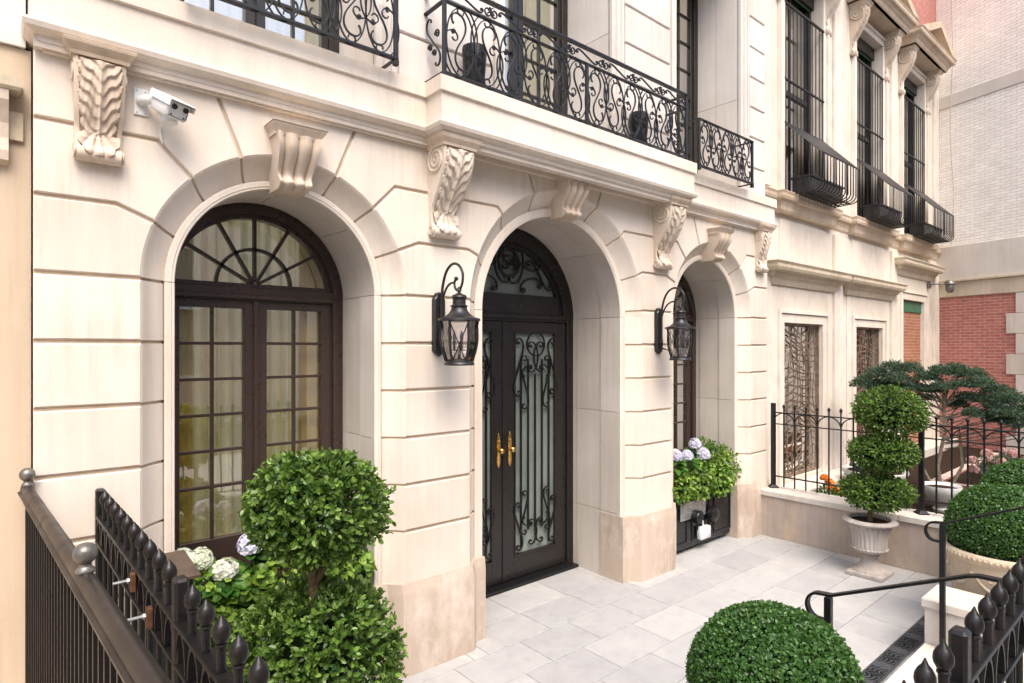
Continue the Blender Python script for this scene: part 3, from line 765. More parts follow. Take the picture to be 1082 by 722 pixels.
me.transform(Matrix.Translation((c - 4.3, Y_ - .01 - 4.3, fz + .335)) @ Matrix.Rotation(PI / 2, 4, 'X')); me.materials.clear(); me.materials.append(M['iron2'])
no = bpy.data.objects.new('house_number', me); C.objects.link(no); no.parent = fo
wl = w - .142
def door_leaf(sd):
    m0 = c - .085; xa, xb = sorted((m0 + sd * .004, c + sd * wl)); mb = MB(); y0, y1 = Yg - .03, Yg + .03; zb, zt = .045, ZDT - .004
    zg0, zg1 = .30, zt - .13
    xi = m0 + sd * .155; xo = c + sd * (wl - .13); ga, gb = sorted((xi, xo))
    mb.box(xa, ga, y0, y1, zb, zt, .004); mb.box(gb, xb, y0, y1, zb, zt, .004)
    mb.box(ga, gb, y0, y1, zb, zg0, .002); mb.box(ga, gb, y0, y1, zg1, zt, .002)
    for (p0, p1, q0, q1) in ((ga, ga + .018, zg0, zg1), (gb - .018, gb, zg0, zg1)): mb.box(p0, p1, y0 - .012, y0 + .01, q0, q1, .003)
    mb.box(ga, gb, y0 - .012, y0 + .01, zg0 - .018, zg0 + .0, .003); mb.box(ga, gb, y0 - .012, y0 + .01, zg1, zg1 + .018, .003)
    if sd > 0: mb.box(xa - .022, xa + .02, y0 - .014, y0 + .004, zb, zt, .004)
    o = mb.build('door_leaf', 'door', th, smooth=30)
    g = MB(); g.box(ga, gb, Yg + .004, Yg + .012, zg0, zg1); g.build('glass', 'frost', o)
    ir = MB(); yi = y0 + .005; W_ = gb - ga; cx = (ga + gb) / 2
    for k in range(5):
        x = ga + W_ * (k + 1) / 6; ir.box(x - .009, x + .009, yi - .009, yi + .009, zg0 + .05 + (.2 if k in (1, 2, 3) else 0), zg1 - .04 - (.42 if k in (2,) else .25))
    def sc_(A_, B_, T=6.3, p=3.1, kd='S', fp=1, wd=.015):
        for m_ in (-1, 1):
            for up_ in (0, 1):
                f = lambda q: (cx + m_ * q[0] * W_ / 2, (zg1 - q[1]) if not up_ else (zg0 + q[1] * .82))
                ir.flat(xz(scroll(f(A_), f(B_), T, p, kd, fp * m_ * (-1 if up_ else 1)), yi - .012), wd, .016, (0, 1, 0))
    sc_((.78, .10), (.86, .66), 6.6, 3.0, 'S', -1, .018); sc_((.22, .13), (.22, .40), 5.5, 3, 'C', 1)
    sc_((.25, .38), (.60, .48), 6, 3, 'C', -1); sc_((.56, .30), (.52, .80), 6, 3.2, 'S', 1)
    cir = [(cx + .42 * W_ / 2 * math.cos(2 * PI * i / 24), yi - .012, zg1 - .12 + .42 * W_ / 2 * math.sin(2 * PI * i / 24)) for i in range(25)]
    ir.flat(cir, .016, .016, (0, 1, 0))
    ir.build('scrollwork', 'iron', o, smooth=40)
    # brass handle: backplate with pointed ends and a knob
    hx = m0 + sd * .08 + .006; hz = 1.49; h = MB(); K = 1.06
    pl = [(hx - .017, hz - .15), (hx - .026, hz - .10), (hx - .02, hz - .02), (hx - .027, hz + .06), (hx - .02, hz + .12), (hx - .008, hz + .16), (hx, hz + .185), (hx + .008, hz + .16), (hx + .02, hz + .12), (hx + .027, hz + .06), (hx + .02, hz - .02), (hx + .026, hz - .10), (hx + .017, hz - .15), (hx, hz - .185)]
    pl = [(hx + (x - hx) * K, hz + (q - hz) * K) for x, q in pl]
    h.prism(pl, y0 - .012, y0 + .001, .003); h.tube([(hx, y0 - .005, hz), (hx, y0 - .05, hz)], .011, 10)
    h.ico((hx, y0 - .062, hz), .034, 2, (1, .8, 1)); h.ico((hx, y0 - .014, hz + .10), .012, 1); h.ico((hx, y0 - .014, hz - .09), .012, 1)
    h.build('door_handle', 'brass', o, smooth=60)
door_leaf(-1); door_leaf(1)
t_ = MB(); t_.box(c - a['R'] + .003, c + a['R'] - .003, Yg - .17, Yg + .1, 0.002, .035, .004); t_.build('door_threshold', 'iron', th)
room(c - w, c + w, Yg + .1, Yg + 1.5, 0, s + w + .1, th)
jt = None                                              # small cramps under the string course
for x in (1.0, 2.12, 3.35, 4.95, 7.45): jt = MB(); jt.box(x, x + .06, YF - .012, YF + .002, E + 1.655, E + 1.668); jt.build('metal_flashing', 'iron', th)
# ------------------------------------------------------------------ balcony railings
def railing_run(root, x0, x1, y, z0, z1, n_units, frieze=None, name='scroll_panel', inner=True):
    """scrollwork panel in the XZ plane, big S and C scrolls with curls"""
    W_ = (x1 - x0) / n_units; H = z1 - z0; mb = MB()
    def curl(p, r, s0, ph, y_, th_=.0085):
        mb.flat([(p[0] + s0 * r * (1 - .8 * k / 24) * math.cos(k * .40 + ph), y_, p[1] + r * (1 - .8 * k / 24) * math.sin(k * .40 + ph)) for k in range(25)], th_, .012, (0, 1, 0)); mb.ico((p[0], y_, p[1]), .0085, 1)
    for i in range(n_units):
        xa = x0 + W_ * i; fp = 1 if i % 2 == 0 else -1
        def g(u, v): return (xa + (u if fp > 0 else 1 - u) * W_, z0 + v * H)
        mb.flat(xz(scroll(g(.26, .74), g(.74, .26), 4.7, 1.0, 'S', fp, 60), y), .0105, .014, (0, 1, 0))
        for (u0, v0, u1, v1) in ((.60, .95, .80, .46), (.40, .05, .20, .54)): mb.flat(xz(scroll(g(u0, v0), g(u1, v1), 5.2, 2.4, 'C', -fp), y), .0085, .012, (0, 1, 0))
        for (u, v, r, ph) in ((.24, .62, .022, 0), (.76, .38, .022, 3)): curl(g(u, v), r, fp, ph, y, .006)
        hoop = [(xa + W_ * .5 + W_ * .5 * math.sin(q), y, z0 + H / 2 - H * .495 * math.cos(q)) for q in np.linspace(.12, 2 * PI - .12, 36)]
        mb.flat(hoop, .0085, .012, (0, 1, 0))
    return mb.build(name, 'balciron', root, smooth=50)
def rail_bar(root, x0, x1, y, z, h=.018, d=.034, name='rail'):
    mb = MB(); mb.box(x0, x1, y - d / 2, y + d / 2, z - h / 2, z + h / 2, .003); return mb.build(name, 'balciron', root)
def rail_post(root, x, y, z0, z1, w=.03):
    mb = MB(); mb.box(x - w / 2, x + w / 2, y - w / 2, y + w / 2, z0, z1, .003); return mb.build('post', 'balciron', root)
BX0, BX1, BY = 2.665, 5.955, 3.935
rt = empty('balcony_railing', ((BX0 + BX1) / 2, BY, E + 2.1), 'long black scrollwork railing with raised frieze on the centre balcony above the door', 'railing', 'scrollwork railings of the balconies')
zb, zm, zt = E + 2.155, E + 2.715, E + 2.865
for z_ in (zb, zm): rail_bar(rt, BX0, BX1, BY, z_)
rail_bar(rt, BX0 - .015, BX1 + .015, BY, zt, .022, .045, 'top_rail')
for x in (BX0, BX1, 4.3): rail_post(rt, x, BY, E + 2.10, zt if x != 4.3 else zm)
railing_run(rt, BX0 + .02, BX1 - .02, BY, zb + .01, zm - .01, 12)
fr = MB(); nfr = 7; Wf = (BX1 - BX0) / nfr
for i in range(nfr):
    xa = BX0 + Wf * i
    fr.flat(xz(scroll((xa + .09, zm + .085), (xa + Wf - .10, zm + .055), 7.4, 4.2, 'S', 1), BY), .011, .013, (0, 1, 0))
    for (u, s0) in ((.03, 1), (Wf - .04, -1)):
        p = (xa + u, zm + .07); fr.flat([(p[0] + s0 * .045 * (1 - .75 * k / 24) * math.cos(k * .38 + 2), BY, p[1] + .045 * (1 - .75 * k / 24) * math.sin(k * .38 + 2)) for k in range(25)], .010, .012, (0, 1, 0))
fr.build('frieze_scrolls', 'balciron', rt, smooth=50)
for x in (BX0, BX1):                                   # returns to the wall
    for z_, hh in ((zb, .018), (zm, .018), (zt, .022)):
        mb = MB(); mb.box(x - .017, x + .017, BY + .017, 4.22, z_ - hh / 2, z_ + hh / 2, .003); mb.build('return_bar', 'balciron', rt)
    rs = MB()
    for (A_, B_, T) in (((BY + .19, zm - .10), (BY + .12, zb + .12), 4.4), ):
        rs.flat([(x, p[0], p[1]) for p in scroll(A_, B_, T, 2.6, 'S', 1)], .011, .013, (1, 0, 0))
        for (yy, zz, r) in ((BY + .10, zm - .22, .035), (BY + .2, zm - .3, .03), (BY + .14, zb + .2, .03)):
            rs.flat([(x, yy + r * (1 - .75 * k / 20) * math.cos(k * .42), zz + r * (1 - .75 * k / 20) * math.sin(k * .42)) for k in range(21)], .009, .012, (1, 0, 0))
    rs.build('return_scroll', 'balciron', rt, smooth=50)
def juliet(x0, x1, label, n):
    y = 3.985; r = empty('balcony_railing', ((x0 + x1) / 2, y, E + 2.1), label, 'railing', 'scrollwork railings of the balconies')
    z0, z1 = E + 2.150, E + 2.70
    rail_bar(r, x0, x1, y, z0, .022, .04); rail_bar(r, x0, x1, y, z1, .016, .04, 'top_rail')
    for x in (x0 + .015, x1 - .015):
        rail_post(r, x, y, z0, z1); 
        for z_ in (z0, z1): mb = MB(); mb.box(x - .012, x + .012, y + .016, 4.22, z_ - .008, z_ + .008, .002); mb.build('wall_bracket', 'balciron', r)
        f = MB(); f.box(x - .02, x + .02, y - .02, y + .02, E + 2.10, z0 - .011, .004); f.build('foot', 'balciron', r)
    railing_run(r, x0 + .03, x1 - .03, y, z0 + .01, z1 - .01, n); return r
juliet(.86, 2.28, 'low black scrollwork window railing above the left arch and security camera', 6)
juliet(6.28, 7.55, 'low black scrollwork window railing above the right arch', 5)
def pot(x, label):
    r = MB(); r.lathe([(.05, 0), (.07, .01), (.085, .12), (.10, .3), (.105, .40), (.098, .42), (.085, .42), (.08, .36), (0, .35)], x, 4.07, 20, z0=E + 2.10)
    tag(r.build('balcony_pot', 'iron2', None, smooth=True), label, 'pot', 'dark pots behind the balcony railing')
pot(3.06, 'dark tapered pot behind the balcony railing, the one nearer the left corner'); pot(5.27, 'dark tapered pot behind the balcony railing, the one nearer the right end')

# ------------------------------------------------------------------ wall lanterns
def lantern():
    r = empty('wall_lantern', (2.775, YF, E + .2), 'black coach lantern with crossed bars on pier between left arch and door', 'lantern', 'black coach lanterns on the piers')
    x = 2.775; z = E; p = MB()
    pts = [(x - .055, z - .05), (x + .055, z - .05), (x + .055, z + .40), (x + .035, z + .425), (x + .03, z + .45), (x, z + .46), (x - .03, z + .45), (x - .035, z + .425), (x - .055, z + .40)]
    pts = [(x - .055, z - .02), (x - .035, z - .045), (x, z - .07), (x + .035, z - .045), (x + .055, z - .02)] + pts[2:]
    p.prism(pts, YF - .045, YF - .001, .01); p.build('backplate', 'lantern', r)
    YL = YF - .31
    arm = [(x, YF - .05, z + .05), (x, YF - .06, z + .25), (x, YF - .065, z + .40), (x, YF - .085, z + .52), (x, YF - .135, z + .62), (x, YF - .215, z + .67), (x, YF - .30, z + .655), (x, YF - .355, z + .59), (x, YF - .352, z + .51), (x, YF - .31, z + .455), (x, YF - .262, z + .47), (x, YF - .245, z + .52), (x, YF - .27, z + .55)]
    # smooth the arm with Catmull-Rom
    def cr(P, n=7):
        P = [Vector(q) for q in P]; o = []
        for i in range(len(P) - 1):
            a, b, c_, d = P[max(i - 1, 0)], P[i], P[i + 1], P[min(i + 2, len(P) - 1)]
            for k in range(n):
                t = k / n; o.append(.5 * ((2 * b) + (-a + c_) * t + (2 * a - 5 * b + 4 * c_ - d) * t * t + (-a + 3 * b - 3 * c_ + d) * t ** 3))
        return o + [P[-1]]
    m = MB(); ap = cr(arm); m.tube(ap, [.0125 * (1 - .25 * i / len(ap)) for i in range(len(ap))], 10); m.ico(arm[-1], .018, 2)
    m.tube(cr([(x, YF - .06, z + .33), (x, YF - .09, z + .42), (x, YF - .14, z + .49), (x, YF - .20, z + .52), (x, YF - .245, z + .515)]), .009, 8)
    m.box(x - .02, x + .02, YF - .07, YF - .04, z + .02, z + .1, .004); m.tube([(x, YF - .07, z - .0), (x, YF - .17, z - .03), (x, YF - .2, z + .1)], .008, 8); m.build('arm', 'lantern', r, smooth=60)
    h = MB(); h.lathe([(.004, .485), (.016, .47), (.02, .45), (.008, .44), (.03, .425), (.055, .415), (.062, .40), (.05, .385), (.052, .37), (.052, .345), (.075, .33), (.06, .325), (.065, .30), (.085, .27), (.12, .245), (.165, .232), (.168, .215), (.15, .21), (.10, .21)], x, YL, 32, z0=z)
    h.build('lantern_roof', 'lantern', r, smooth=50)
    cg = MB(); zt_, zb_ = z + .21, z - .105; rt_, rb_ = .148, .105
    for k in range(6):
        t0, t1 = PI / 3 * k + R(24), PI / 3 * (k + 1) + R(24)
        def pt(t, q): 
            rr_ = (rb_ + (rt_ - rb_) * q) + .018 * math.sin(PI * min(1, q * 1.15)); return (x + rr_ * math.cos(t), YL + rr_ * math.sin(t), zb_ + (zt_ - zb_) * q)
        cg.tube([pt(t0, q / 8) for q in range(9)], .0085, 6)
        for (ta, tb) in ((t0, t1), (t1, t0)): 
            cg.tube([tuple((Vector(pt(ta, 0)) * (1 - q / 6) + Vector(pt(tb, 1)) * (q / 6)))[:] for q in range(7)], .0042, 5)
    cg.lathe([(.09, -.135), (.115, -.135), (.122, -.125), (.112, -.112), (.112, -.100), (.09, -.100)], x, YL, 30, z0=z); cg.build('cage', 'lantern', r, smooth=50)
    g = MB(); vs = []
    for q in range(7):
        for k in range(6): vs.append(tuple(Vector(pt2) for pt2 in [(x + ((rb_ + (rt_ - rb_) * q / 6) + .018 * math.sin(PI * min(1, q / 6 * 1.15)) - .008) * math.cos(PI / 3 * k + R(24)), YL + ((rb_ + (rt_ - rb_) * q / 6) + .018 * math.sin(PI * min(1, q / 6 * 1.15)) - .008) * math.sin(PI / 3 * k + R(24)), zb_ + (zt_ - zb_) * q / 6)])[0])
    g.add(vs, [(q * 6 + k, q * 6 + (k + 1) % 6, (q + 1) * 6 + (k + 1) % 6, (q + 1) * 6 + k) for q in range(6) for k in range(6)]); g.build('glass', 'glasslamp', r, fix=False)
    b = MB(); b.lathe([(.0, -.10), (.05, -.10), (.05, -.085), (.012, -.08), (.012, .02)], x, YL, 16, z0=z)
    b.lathe([(.055, -.02), (.06, -.015), (.045, -.01), (.01, -.01)], x, YL, 16, z0=z)
    for k in range(3):
        t = 2 * PI * k / 3 + .4; bx, by = x + .038 * math.cos(t), YL + .038 * math.sin(t); b.lathe([(.010, -.015), (.010, .06), (.014, .075), (.013, .10), (.004, .135)], bx, by, 10, z0=z)
    b.build('bulb_cluster', 'silver', r, smooth=50); return r
l1 = lantern(); l2 = copy_tree(l1, loc=(5.775, YF, E + .2)); l2['label'] = 'black coach lantern with crossed bars on pier between door and right arch'

# ------------------------------------------------------------------ security camera
r = empty('security_camera', (.66, YF, E + 1.48), 'white wall mounted security camera with two dark lenses beside carved bracket', 'camera')
mb = MB(); mb.box(.625, .70, YF - .012, YF - .0005, E + 1.39, E + 1.55, .004); mb.build('wall_plate', 'white', r)
mb = MB()
for zz in (1.405, 1.535):
    for xx in (.64, .685): mb.tube([(xx, YF - .016, E + zz), (xx, YF - .011, E + zz)], .005, 8)
mb.build('screw', 'steel', r)
mb = MB(); mb.tube([(.66, YF - .01, E + 1.47), (.68, YF - .06, E + 1.475), (.73, YF - .10, E + 1.47)], .028, 12); mb.ico((.735, YF - .10, E + 1.475), .05, 2); mb.ico((.76, YF - .09, E + 1.42), .035, 2); mb.build('swivel', 'white', r, smooth=60)
Rm = Matrix.Translation((.785, YF - .16, E + 1.43)) @ Matrix.Scale(.82, 4) @ Matrix.Rotation(R(27), 4, 'Z') @ Matrix.Rotation(R(28), 4, 'X')
def tr(mbx): mbx.v = [tuple(Rm @ Vector(p)) for p in mbx.v]; return mbx
mb = MB(); mb.box(-.085, .085, -.10, .08, -.065, .06, .012); tr(mb).build('housing', 'white', r, smooth=50)
mb = MB(); mb.box(-.10, .10, -.135, .10, .062, .07, .003); mb.box(-.10, -.094, -.13, .10, .02, .062); mb.box(.094, .10, -.13, .10, .02, .062); tr(mb).build('sun_hood', 'white', r)
mb = MB(); mb.box(-.078, .078, -.106, -.1005, -.052, .05, .002); tr(mb).build('front_plate', 'white', r)
mb = MB()
for q in (-.045, .045): mb.tube([(q, -.118, .022), (q, -.105, .022)], .019, 18)
for q in (-.05, .05): mb.tube([(q, -.109, -.035), (q, -.105, -.035)], .006, 10)
mb.tube([(-.07, -.108, -.046), (-.04, -.108, -.046), (-.02, -.108, -.05), (.04, -.108, -.048), (.068, -.108, -.04), (.069, -.108, .0)], .0022, 5); tr(mb).build('lens', 'black', r, smooth=50)
mb = MB(); mb.lathe([(.02, -.045), (.045, -.04), (.05, 0), (.045, .02)], .79, YF - .12, 18, z0=E + 1.385); mb.build('base_cup', 'white', r, smooth=50)
mb = MB(); mb.tube([(.77, YF - .03, E + 1.36), (.765, YF - .006, E + 1.32), (.775, YF - .006, E + 1.25)], .005, 6); mb.build('cable', 'white', r)

# ------------------------------------------------------------------ ground, terrace, sidewalk
g = MB(); g.add([(-150, -150, -.05), (150, -150, -.05), (150, 150, -.05), (-150, 150, -.05)], [(0, 1, 2, 3)]); struct(g.build('ground', 'pave'))
# paving slabs
rows = [5.0, 4.475, 4.035, 3.605, 3.165, 2.745, 2.30, 1.875]; rows2 = [1.715, 1.30]
known = {(4.475, 4.035): [3.04, 3.91 - .72, 3.915, 4.60, 5.34], (4.035, 3.605): [3.53, 4.13, 4.75, 5.19, 6.0, 6.62, 7.3], (3.605, 3.165): [3.22, 3.88, 4.56, 5.24, 6.03, 6.65, 7.27], (3.165, 2.745): [3.6, 4.25, 5.0, 5.66, 6.5, 7.29], (2.745, 2.30): [3.4, 4.2, 4.85, 5.6, 6.1, 6.85, 7.6], (2.30, 1.875): [3.7, 4.5, 5.2, 5.965, 6.42, 7.19]}
sv, sf, st = [], [], []
def slab(x0, x1, y0, y1):
    g_ = .0035; bv = .003; x0 += g_; x1 -= g_; y0 += g_; y1 -= g_; dz = random.uniform(-.0006, .0006); o = len(sv)
    sv.extend([(x0, y0, -.03), (x1, y0, -.03), (x1, y1, -.03), (x0, y1, -.03), (x0, y0, -bv), (x1, y0, -bv), (x1, y1, -bv), (x0, y1, -bv), (x0 + bv, y0 + bv, dz), (x1 - bv, y0 + bv, dz), (x1 - bv, y1 - bv, dz), (x0 + bv, y1 - bv, dz)])
    for f in [(8, 9, 10, 11)] + [(i, (i + 1) % 4, 4 + (i + 1) % 4, 4 + i) for i in range(4)] + [(4 + i, 4 + (i + 1) % 4, 8 + (i + 1) % 4, 8 + i) for i in range(4)]: sf.append(tuple(q + o for q in f))
    st.extend([random.random()] * 12)
def row(y1, y0, xa, xb, ks=None):
    ks = list(ks or []); 
    lo = min(ks) if ks else xa + random.uniform(.3, .8); 
    if not ks: ks = [lo]
    x = min(ks)
    while x > xa + .75: x -= random.uniform(.62, .8); ks.append(x)
    x = max(ks)
    while x < xb - .75: x += random.uniform(.62, .8); ks.append(x)
    ks = [xa] + sorted(k for k in ks if xa + .1 < k < xb - .1) + [xb]
    for p, q in zip(ks, ks[1:]): slab(p, q, y0, y1)
for i in range(len(rows) - 1):
    y1, y0 = rows[i], rows[i + 1]
    row(y1, y0, .52 if i else .7, 8.14, known.get((y1, y0)))
row(5.45, 5.0, .7, 8.14); row(1.71, 1.62, 3.62, 5.86); row(1.71, 1.3, .52, 3.5); row(1.3, .72, .52, 3.5); row(1.71, 1.3, 6.33, 8.14); row(1.3, .72, 6.33, 8.14)
me = bpy.data.meshes.new('terrace'); me.from_pydata(sv, [], sf); at = me.color_attributes.new('tint', 'FLOAT_COLOR', 'POINT')
at.data.foreach_set('color', np.repeat(np.array(st)[:, None], 4, 1).astype(float).ravel()); me.materials.append(M['paving'])
struct_o = bpy.data.objects.new('terrace_paving', me); C.objects.link(struct_o); struct(struct_o)
g = MB(); g.add([(.48, .6, -.006), (8.14, .6, -.006), (8.14, 5.5, -.006), (.48, 5.5, -.006)], [(0, 1, 2, 3)]); struct(g.build('terrace_grout', simple('grout', (.22, .22, .23), .9)))
# drain grate with fish-scale slots
r = empty('drain_grate', (5, 1.79, 0), 'black cast iron trench drain with fish scale slots across the paving', 'drain')
d = MB(); gx0, gx1, gy0, gy1 = 3.62, 7.05, 1.722, 1.872
d.box(gx0, gx1, gy0, gy1, -.03, -.004); d.build('channel', 'black', r)
d = MB(); d.box(gx0, gx1, gy0, gy0 + .012, -.01, .003); d.box(gx0, gx1, gy1 - .012, gy1, -.01, .003)
nx = 9; ws = (gx1 - gx0) / nx
for i in range(nx):
    xa = gx0 + ws * i; d.box(xa, xa + .012, gy0 + .012, gy1 - .012, -.01, .0025); 
    d.box(xa + .012, xa + .06, gy0 + .012, gy1 - .012, -.01, .0022)
    for side in (0, 1):
        cxx = xa + .13 + side * .13; cyy = gy0 if side else gy1
        for k in range(4):
            rr_ = .026 + .028 * k; pts = []
            for t in np.linspace(0, PI, 17):
                xx = cxx + rr_ * math.cos(t) * (1 if side else 1); yy = cyy + (1 if side else -1) * rr_ * math.sin(t) * 1.15
                if gy0 + .010 < yy < gy1 - .010: pts.append((xx, yy, -.001))
                elif len(pts) > 1: d.flat(pts, .011, .006, (0, 0, 1)); pts = []
                else: pts = []
            if len(pts) > 1: d.flat(pts, .013, .006, (0, 0, 1))
    d.box(xa + .33, xa + ws, gy0 + .012, gy1 - .012, -.01, .0022)
d.build('grating', simple('cast_iron_grate', (.085, .09, .10), .5, .3, .3, 20, .4), r)
# sidewalk and stair
g = MB(); g.box(-40, 60, -3.2, .62, -.04, .42); struct(g.build('sidewalk', 'pave'))
g = MB(); g.box(-40, 60, -9.5, -3.2, -.04, .28); struct(g.build('road', 'asphalt'))
g = MB(); g.box(3.6, 5.87, 1.28, 1.60, -.02, .155, .006); g.box(3.6, 5.87, .96, 1.28, -.02, .30, .006); g.box(3.6, 5.87, .62, .96, -.02, .42, .006); tag(g.build('entrance_steps', 'cap'), 'stone steps rising from the terrace to the street behind the iron railings', 'steps')
def cheek(x0, x1, y1, label):
    r = empty('cheek_wall', ((x0 + x1) / 2, 1.1, 0), label, 'wall', 'stone walls beside the steps')
    m = MB(); m.box(x0 + .02, x1 - .02, .62, y1 - .02, -.02, .445, .004); m.build('wall_body', 'cap', r)
    m = MB(); m.box(x0, x1, .60, y1, .447, .52, .006); m.build('coping', 'cap', r)
cheek(5.87, 6.32, 1.625, 'short stone block wall with thick coping at the end of the drain grate')

# ------------------------------------------------------------------ low garden wall and its fence
r = empty('garden_wall', (8.3, 2.2, 0), 'low stone garden wall with pale coping carrying the black iron fence', 'wall')
m = MB(); m.box(8.14, 8.5, -.0, 2.765, -.03, .552, .003); m.box(8.14, 8.5, 2.770, 4.19, -.03, .552, .003); m.build('wall_body', 'lowwall', r)
m = MB(); m.box(8.115, 8.54, -.02, 2.48, .555, .632, .008); m.box(8.115, 8.54, 2.485, 4.185, .555, .632, .008); m.build('coping', 'cap', r)
FX = 8.37; zc_ = .632
r = empty('iron_fence', (FX, 2.2, zc_), 'black iron fence with arched top and small spear finials on the low garden wall', 'fence')
ys = [4.11 - 1.8 * i for i in range(3)]
pst = MB(); y = ys[0]; pst.box(FX - .027, FX + .027, y - .027, y + .027, zc_ + .04, E - .775, .004); P_ = pst.build('post', 'iron', r)
ft = MB(); ft.lathe([(.085, .001), (.085, .012), (.04, .045), (.0, .046)], FX, y, 4, z0=zc_); F_ = ft.build('post_foot', 'iron', P_)
F_.rotation_euler.z = 0
for yy in ys[1:]:
    c_ = P_.copy(); C.objects.link(c_); c_.location.y = yy - ys[0]; f_ = F_.copy(); C.objects.link(f_); f_.parent = c_
for z_, h_ in ((E - .905, .014), (E - 1.065, .012), (E - 1.80, .014)):
    m = MB(); m.box(FX - .02, FX + .02, ys[-1], ys[0] - .027, z_ - h_ / 2, z_ + h_ / 2, .002); m.build('rail', 'iron', r)
bal = None; fin = None
for b in range(2):
    for k in range(1, 12):
        yy = ys[b] - .15 * k
        if bal is None:
            m = MB(); m.tube([(FX, yy, zc_ + .03), (FX, yy, E - .845)], .0105, 8); bal = m.build('baluster', 'iron', r, smooth=60)
            m = MB(); m.lathe([(.010, -.01), (.016, -.005), (.010, 0), (.012, .006), (.021, .022), (.019, .036), (.010, .052), (.001, .066)], FX, yy, 12, z0=E - .845); fin = m.build('finial', 'iron', bal, smooth=60); by0 = yy
        else:
            c_ = bal.copy(); C.objects.link(c_); c_.location.y = yy - by0; f_ = fin.copy(); C.objects.link(f_); f_.parent = c_
for b in range(2):
    m = MB()
    for k in range(6):
        ya = ys[b] - .3 * k; cy = ya - .15
        m.flat([(FX, cy + .15 * math.cos(t), E - 1.06 + .15 * math.sin(t)) for t in np.linspace(0, PI, 21)], .012, .016, (1, 0, 0))
        m.flat([(FX, cy + .0 + .15 * math.cos(t), E - 1.075 - .02 * math.sin(t)) for t in (0, .2)], .012, .016, (1, 0, 0))
    m.build('arch_bars', 'iron', r, smooth=60)

# ------------------------------------------------------------------ urn with three-ball topiary
UX, UY = 7.645, 2.62
u = empty('stone_urn', (UX, UY, 0), 'weathered fluted stone urn on a square foot holding the three ball topiary', 'urn')
m = MB(); m.box(UX - .19, UX + .19, UY - .19, UY + .19, .002, .05, .008); m.build('foot', 'urn', u)
m = MB(); m.lathe([(.17, .05), (.165, .065), (.15, .075), (.13, .085), (.10, .12), (.075, .17), (.068, .215), (.075, .225)], UX, UY, 72, .10, 22); m.build('stem', 'urn', u, smooth=60)
m = MB(); m.lathe([(.085, .222), (.095, .235), (.085, .25), (.12, .262), (.155, .28), (.172, .30)], UX, UY, 96, .08, 24)
m.lathe([(.172, .298), (.178, .31), (.170, .322)], UX, UY, 48); m.lathe([(.165, .322), (.168, .40), (.178, .48), (.195, .54), (.21, .575)], UX, UY, 96, .07, 24)
m.lathe([(.20, .570), (.235, .585), (.262, .60), (.272, .618), (.262, .64), (.235, .65), (.21, .645), (.20, .60), (0, .60)], UX, UY, 48); m.build('bowl', 'urn', u, smooth=50)
m = MB()
for k in range(60):
    t = 2 * PI * k / 60; m.ico((UX + .268 * math.cos(t), UY + .268 * math.sin(t), .618), .014, 1, (1, 1, 1.2))
for k in range(30):
    t = 2 * PI * k / 30; m.ico((UX + .178 * math.cos(t), UY + .178 * math.sin(t), .31), .015, 1)
m.build('bead_moulding', 'urn', u, smooth=80)
m = MB(); m.lathe([(0, .615), (.2, .612), (.205, .60)], UX, UY, 24); m.build('soil', 'soil', u)
t = empty('topiary_tree', (UX, UY, .61), 'boxwood topiary clipped in three stacked balls growing in the fluted urn', 'topiary')
rx, ry = .76, -.65                                    # the tree leans a little toward the street side
cs = [((UX + .07 * rx, UY + .07 * ry, .955), .34, .86), ((UX + .15 * rx, UY + .15 * ry, 1.395), .33, .86), ((UX + .23 * rx, UY + .23 * ry, 1.86), .345, .93)]
m = MB(); m.tube([(UX, UY, .60), (UX + .01, UY, .75), (UX + .09, UY - .08, 1.2), (UX + .12, UY - .11, 1.6), (UX + .15, UY - .13, 1.9)], [.03, .024, .022, .02, .014], 8)
for k in range(14):
    an = random.uniform(0, 6.28); zz = random.choice([.78, 1.18, 1.62]); q = zz - .6; bx, by = UX + .09 * q, UY - .08 * q
    m.tube([(bx, by, zz - .05), (bx + .08 * math.cos(an), by + .08 * math.sin(an), zz + .05), (bx + .17 * math.cos(an), by + .17 * math.sin(an), zz + .14)], [.009, .006, .003], 5)
m.build('trunk', 'bark', t, smooth=60)
for i, (cc, rr_, sq) in enumerate(cs): ball_foliage('foliage_ball', cc, rr_ * .95, 'leaf_top', t, 7200, .028, seed=20 + i, sprig=6, amp=.10, squash=sq * (.80 if i == 2 else .60), width=.6, spread=.8, cmul=.70)

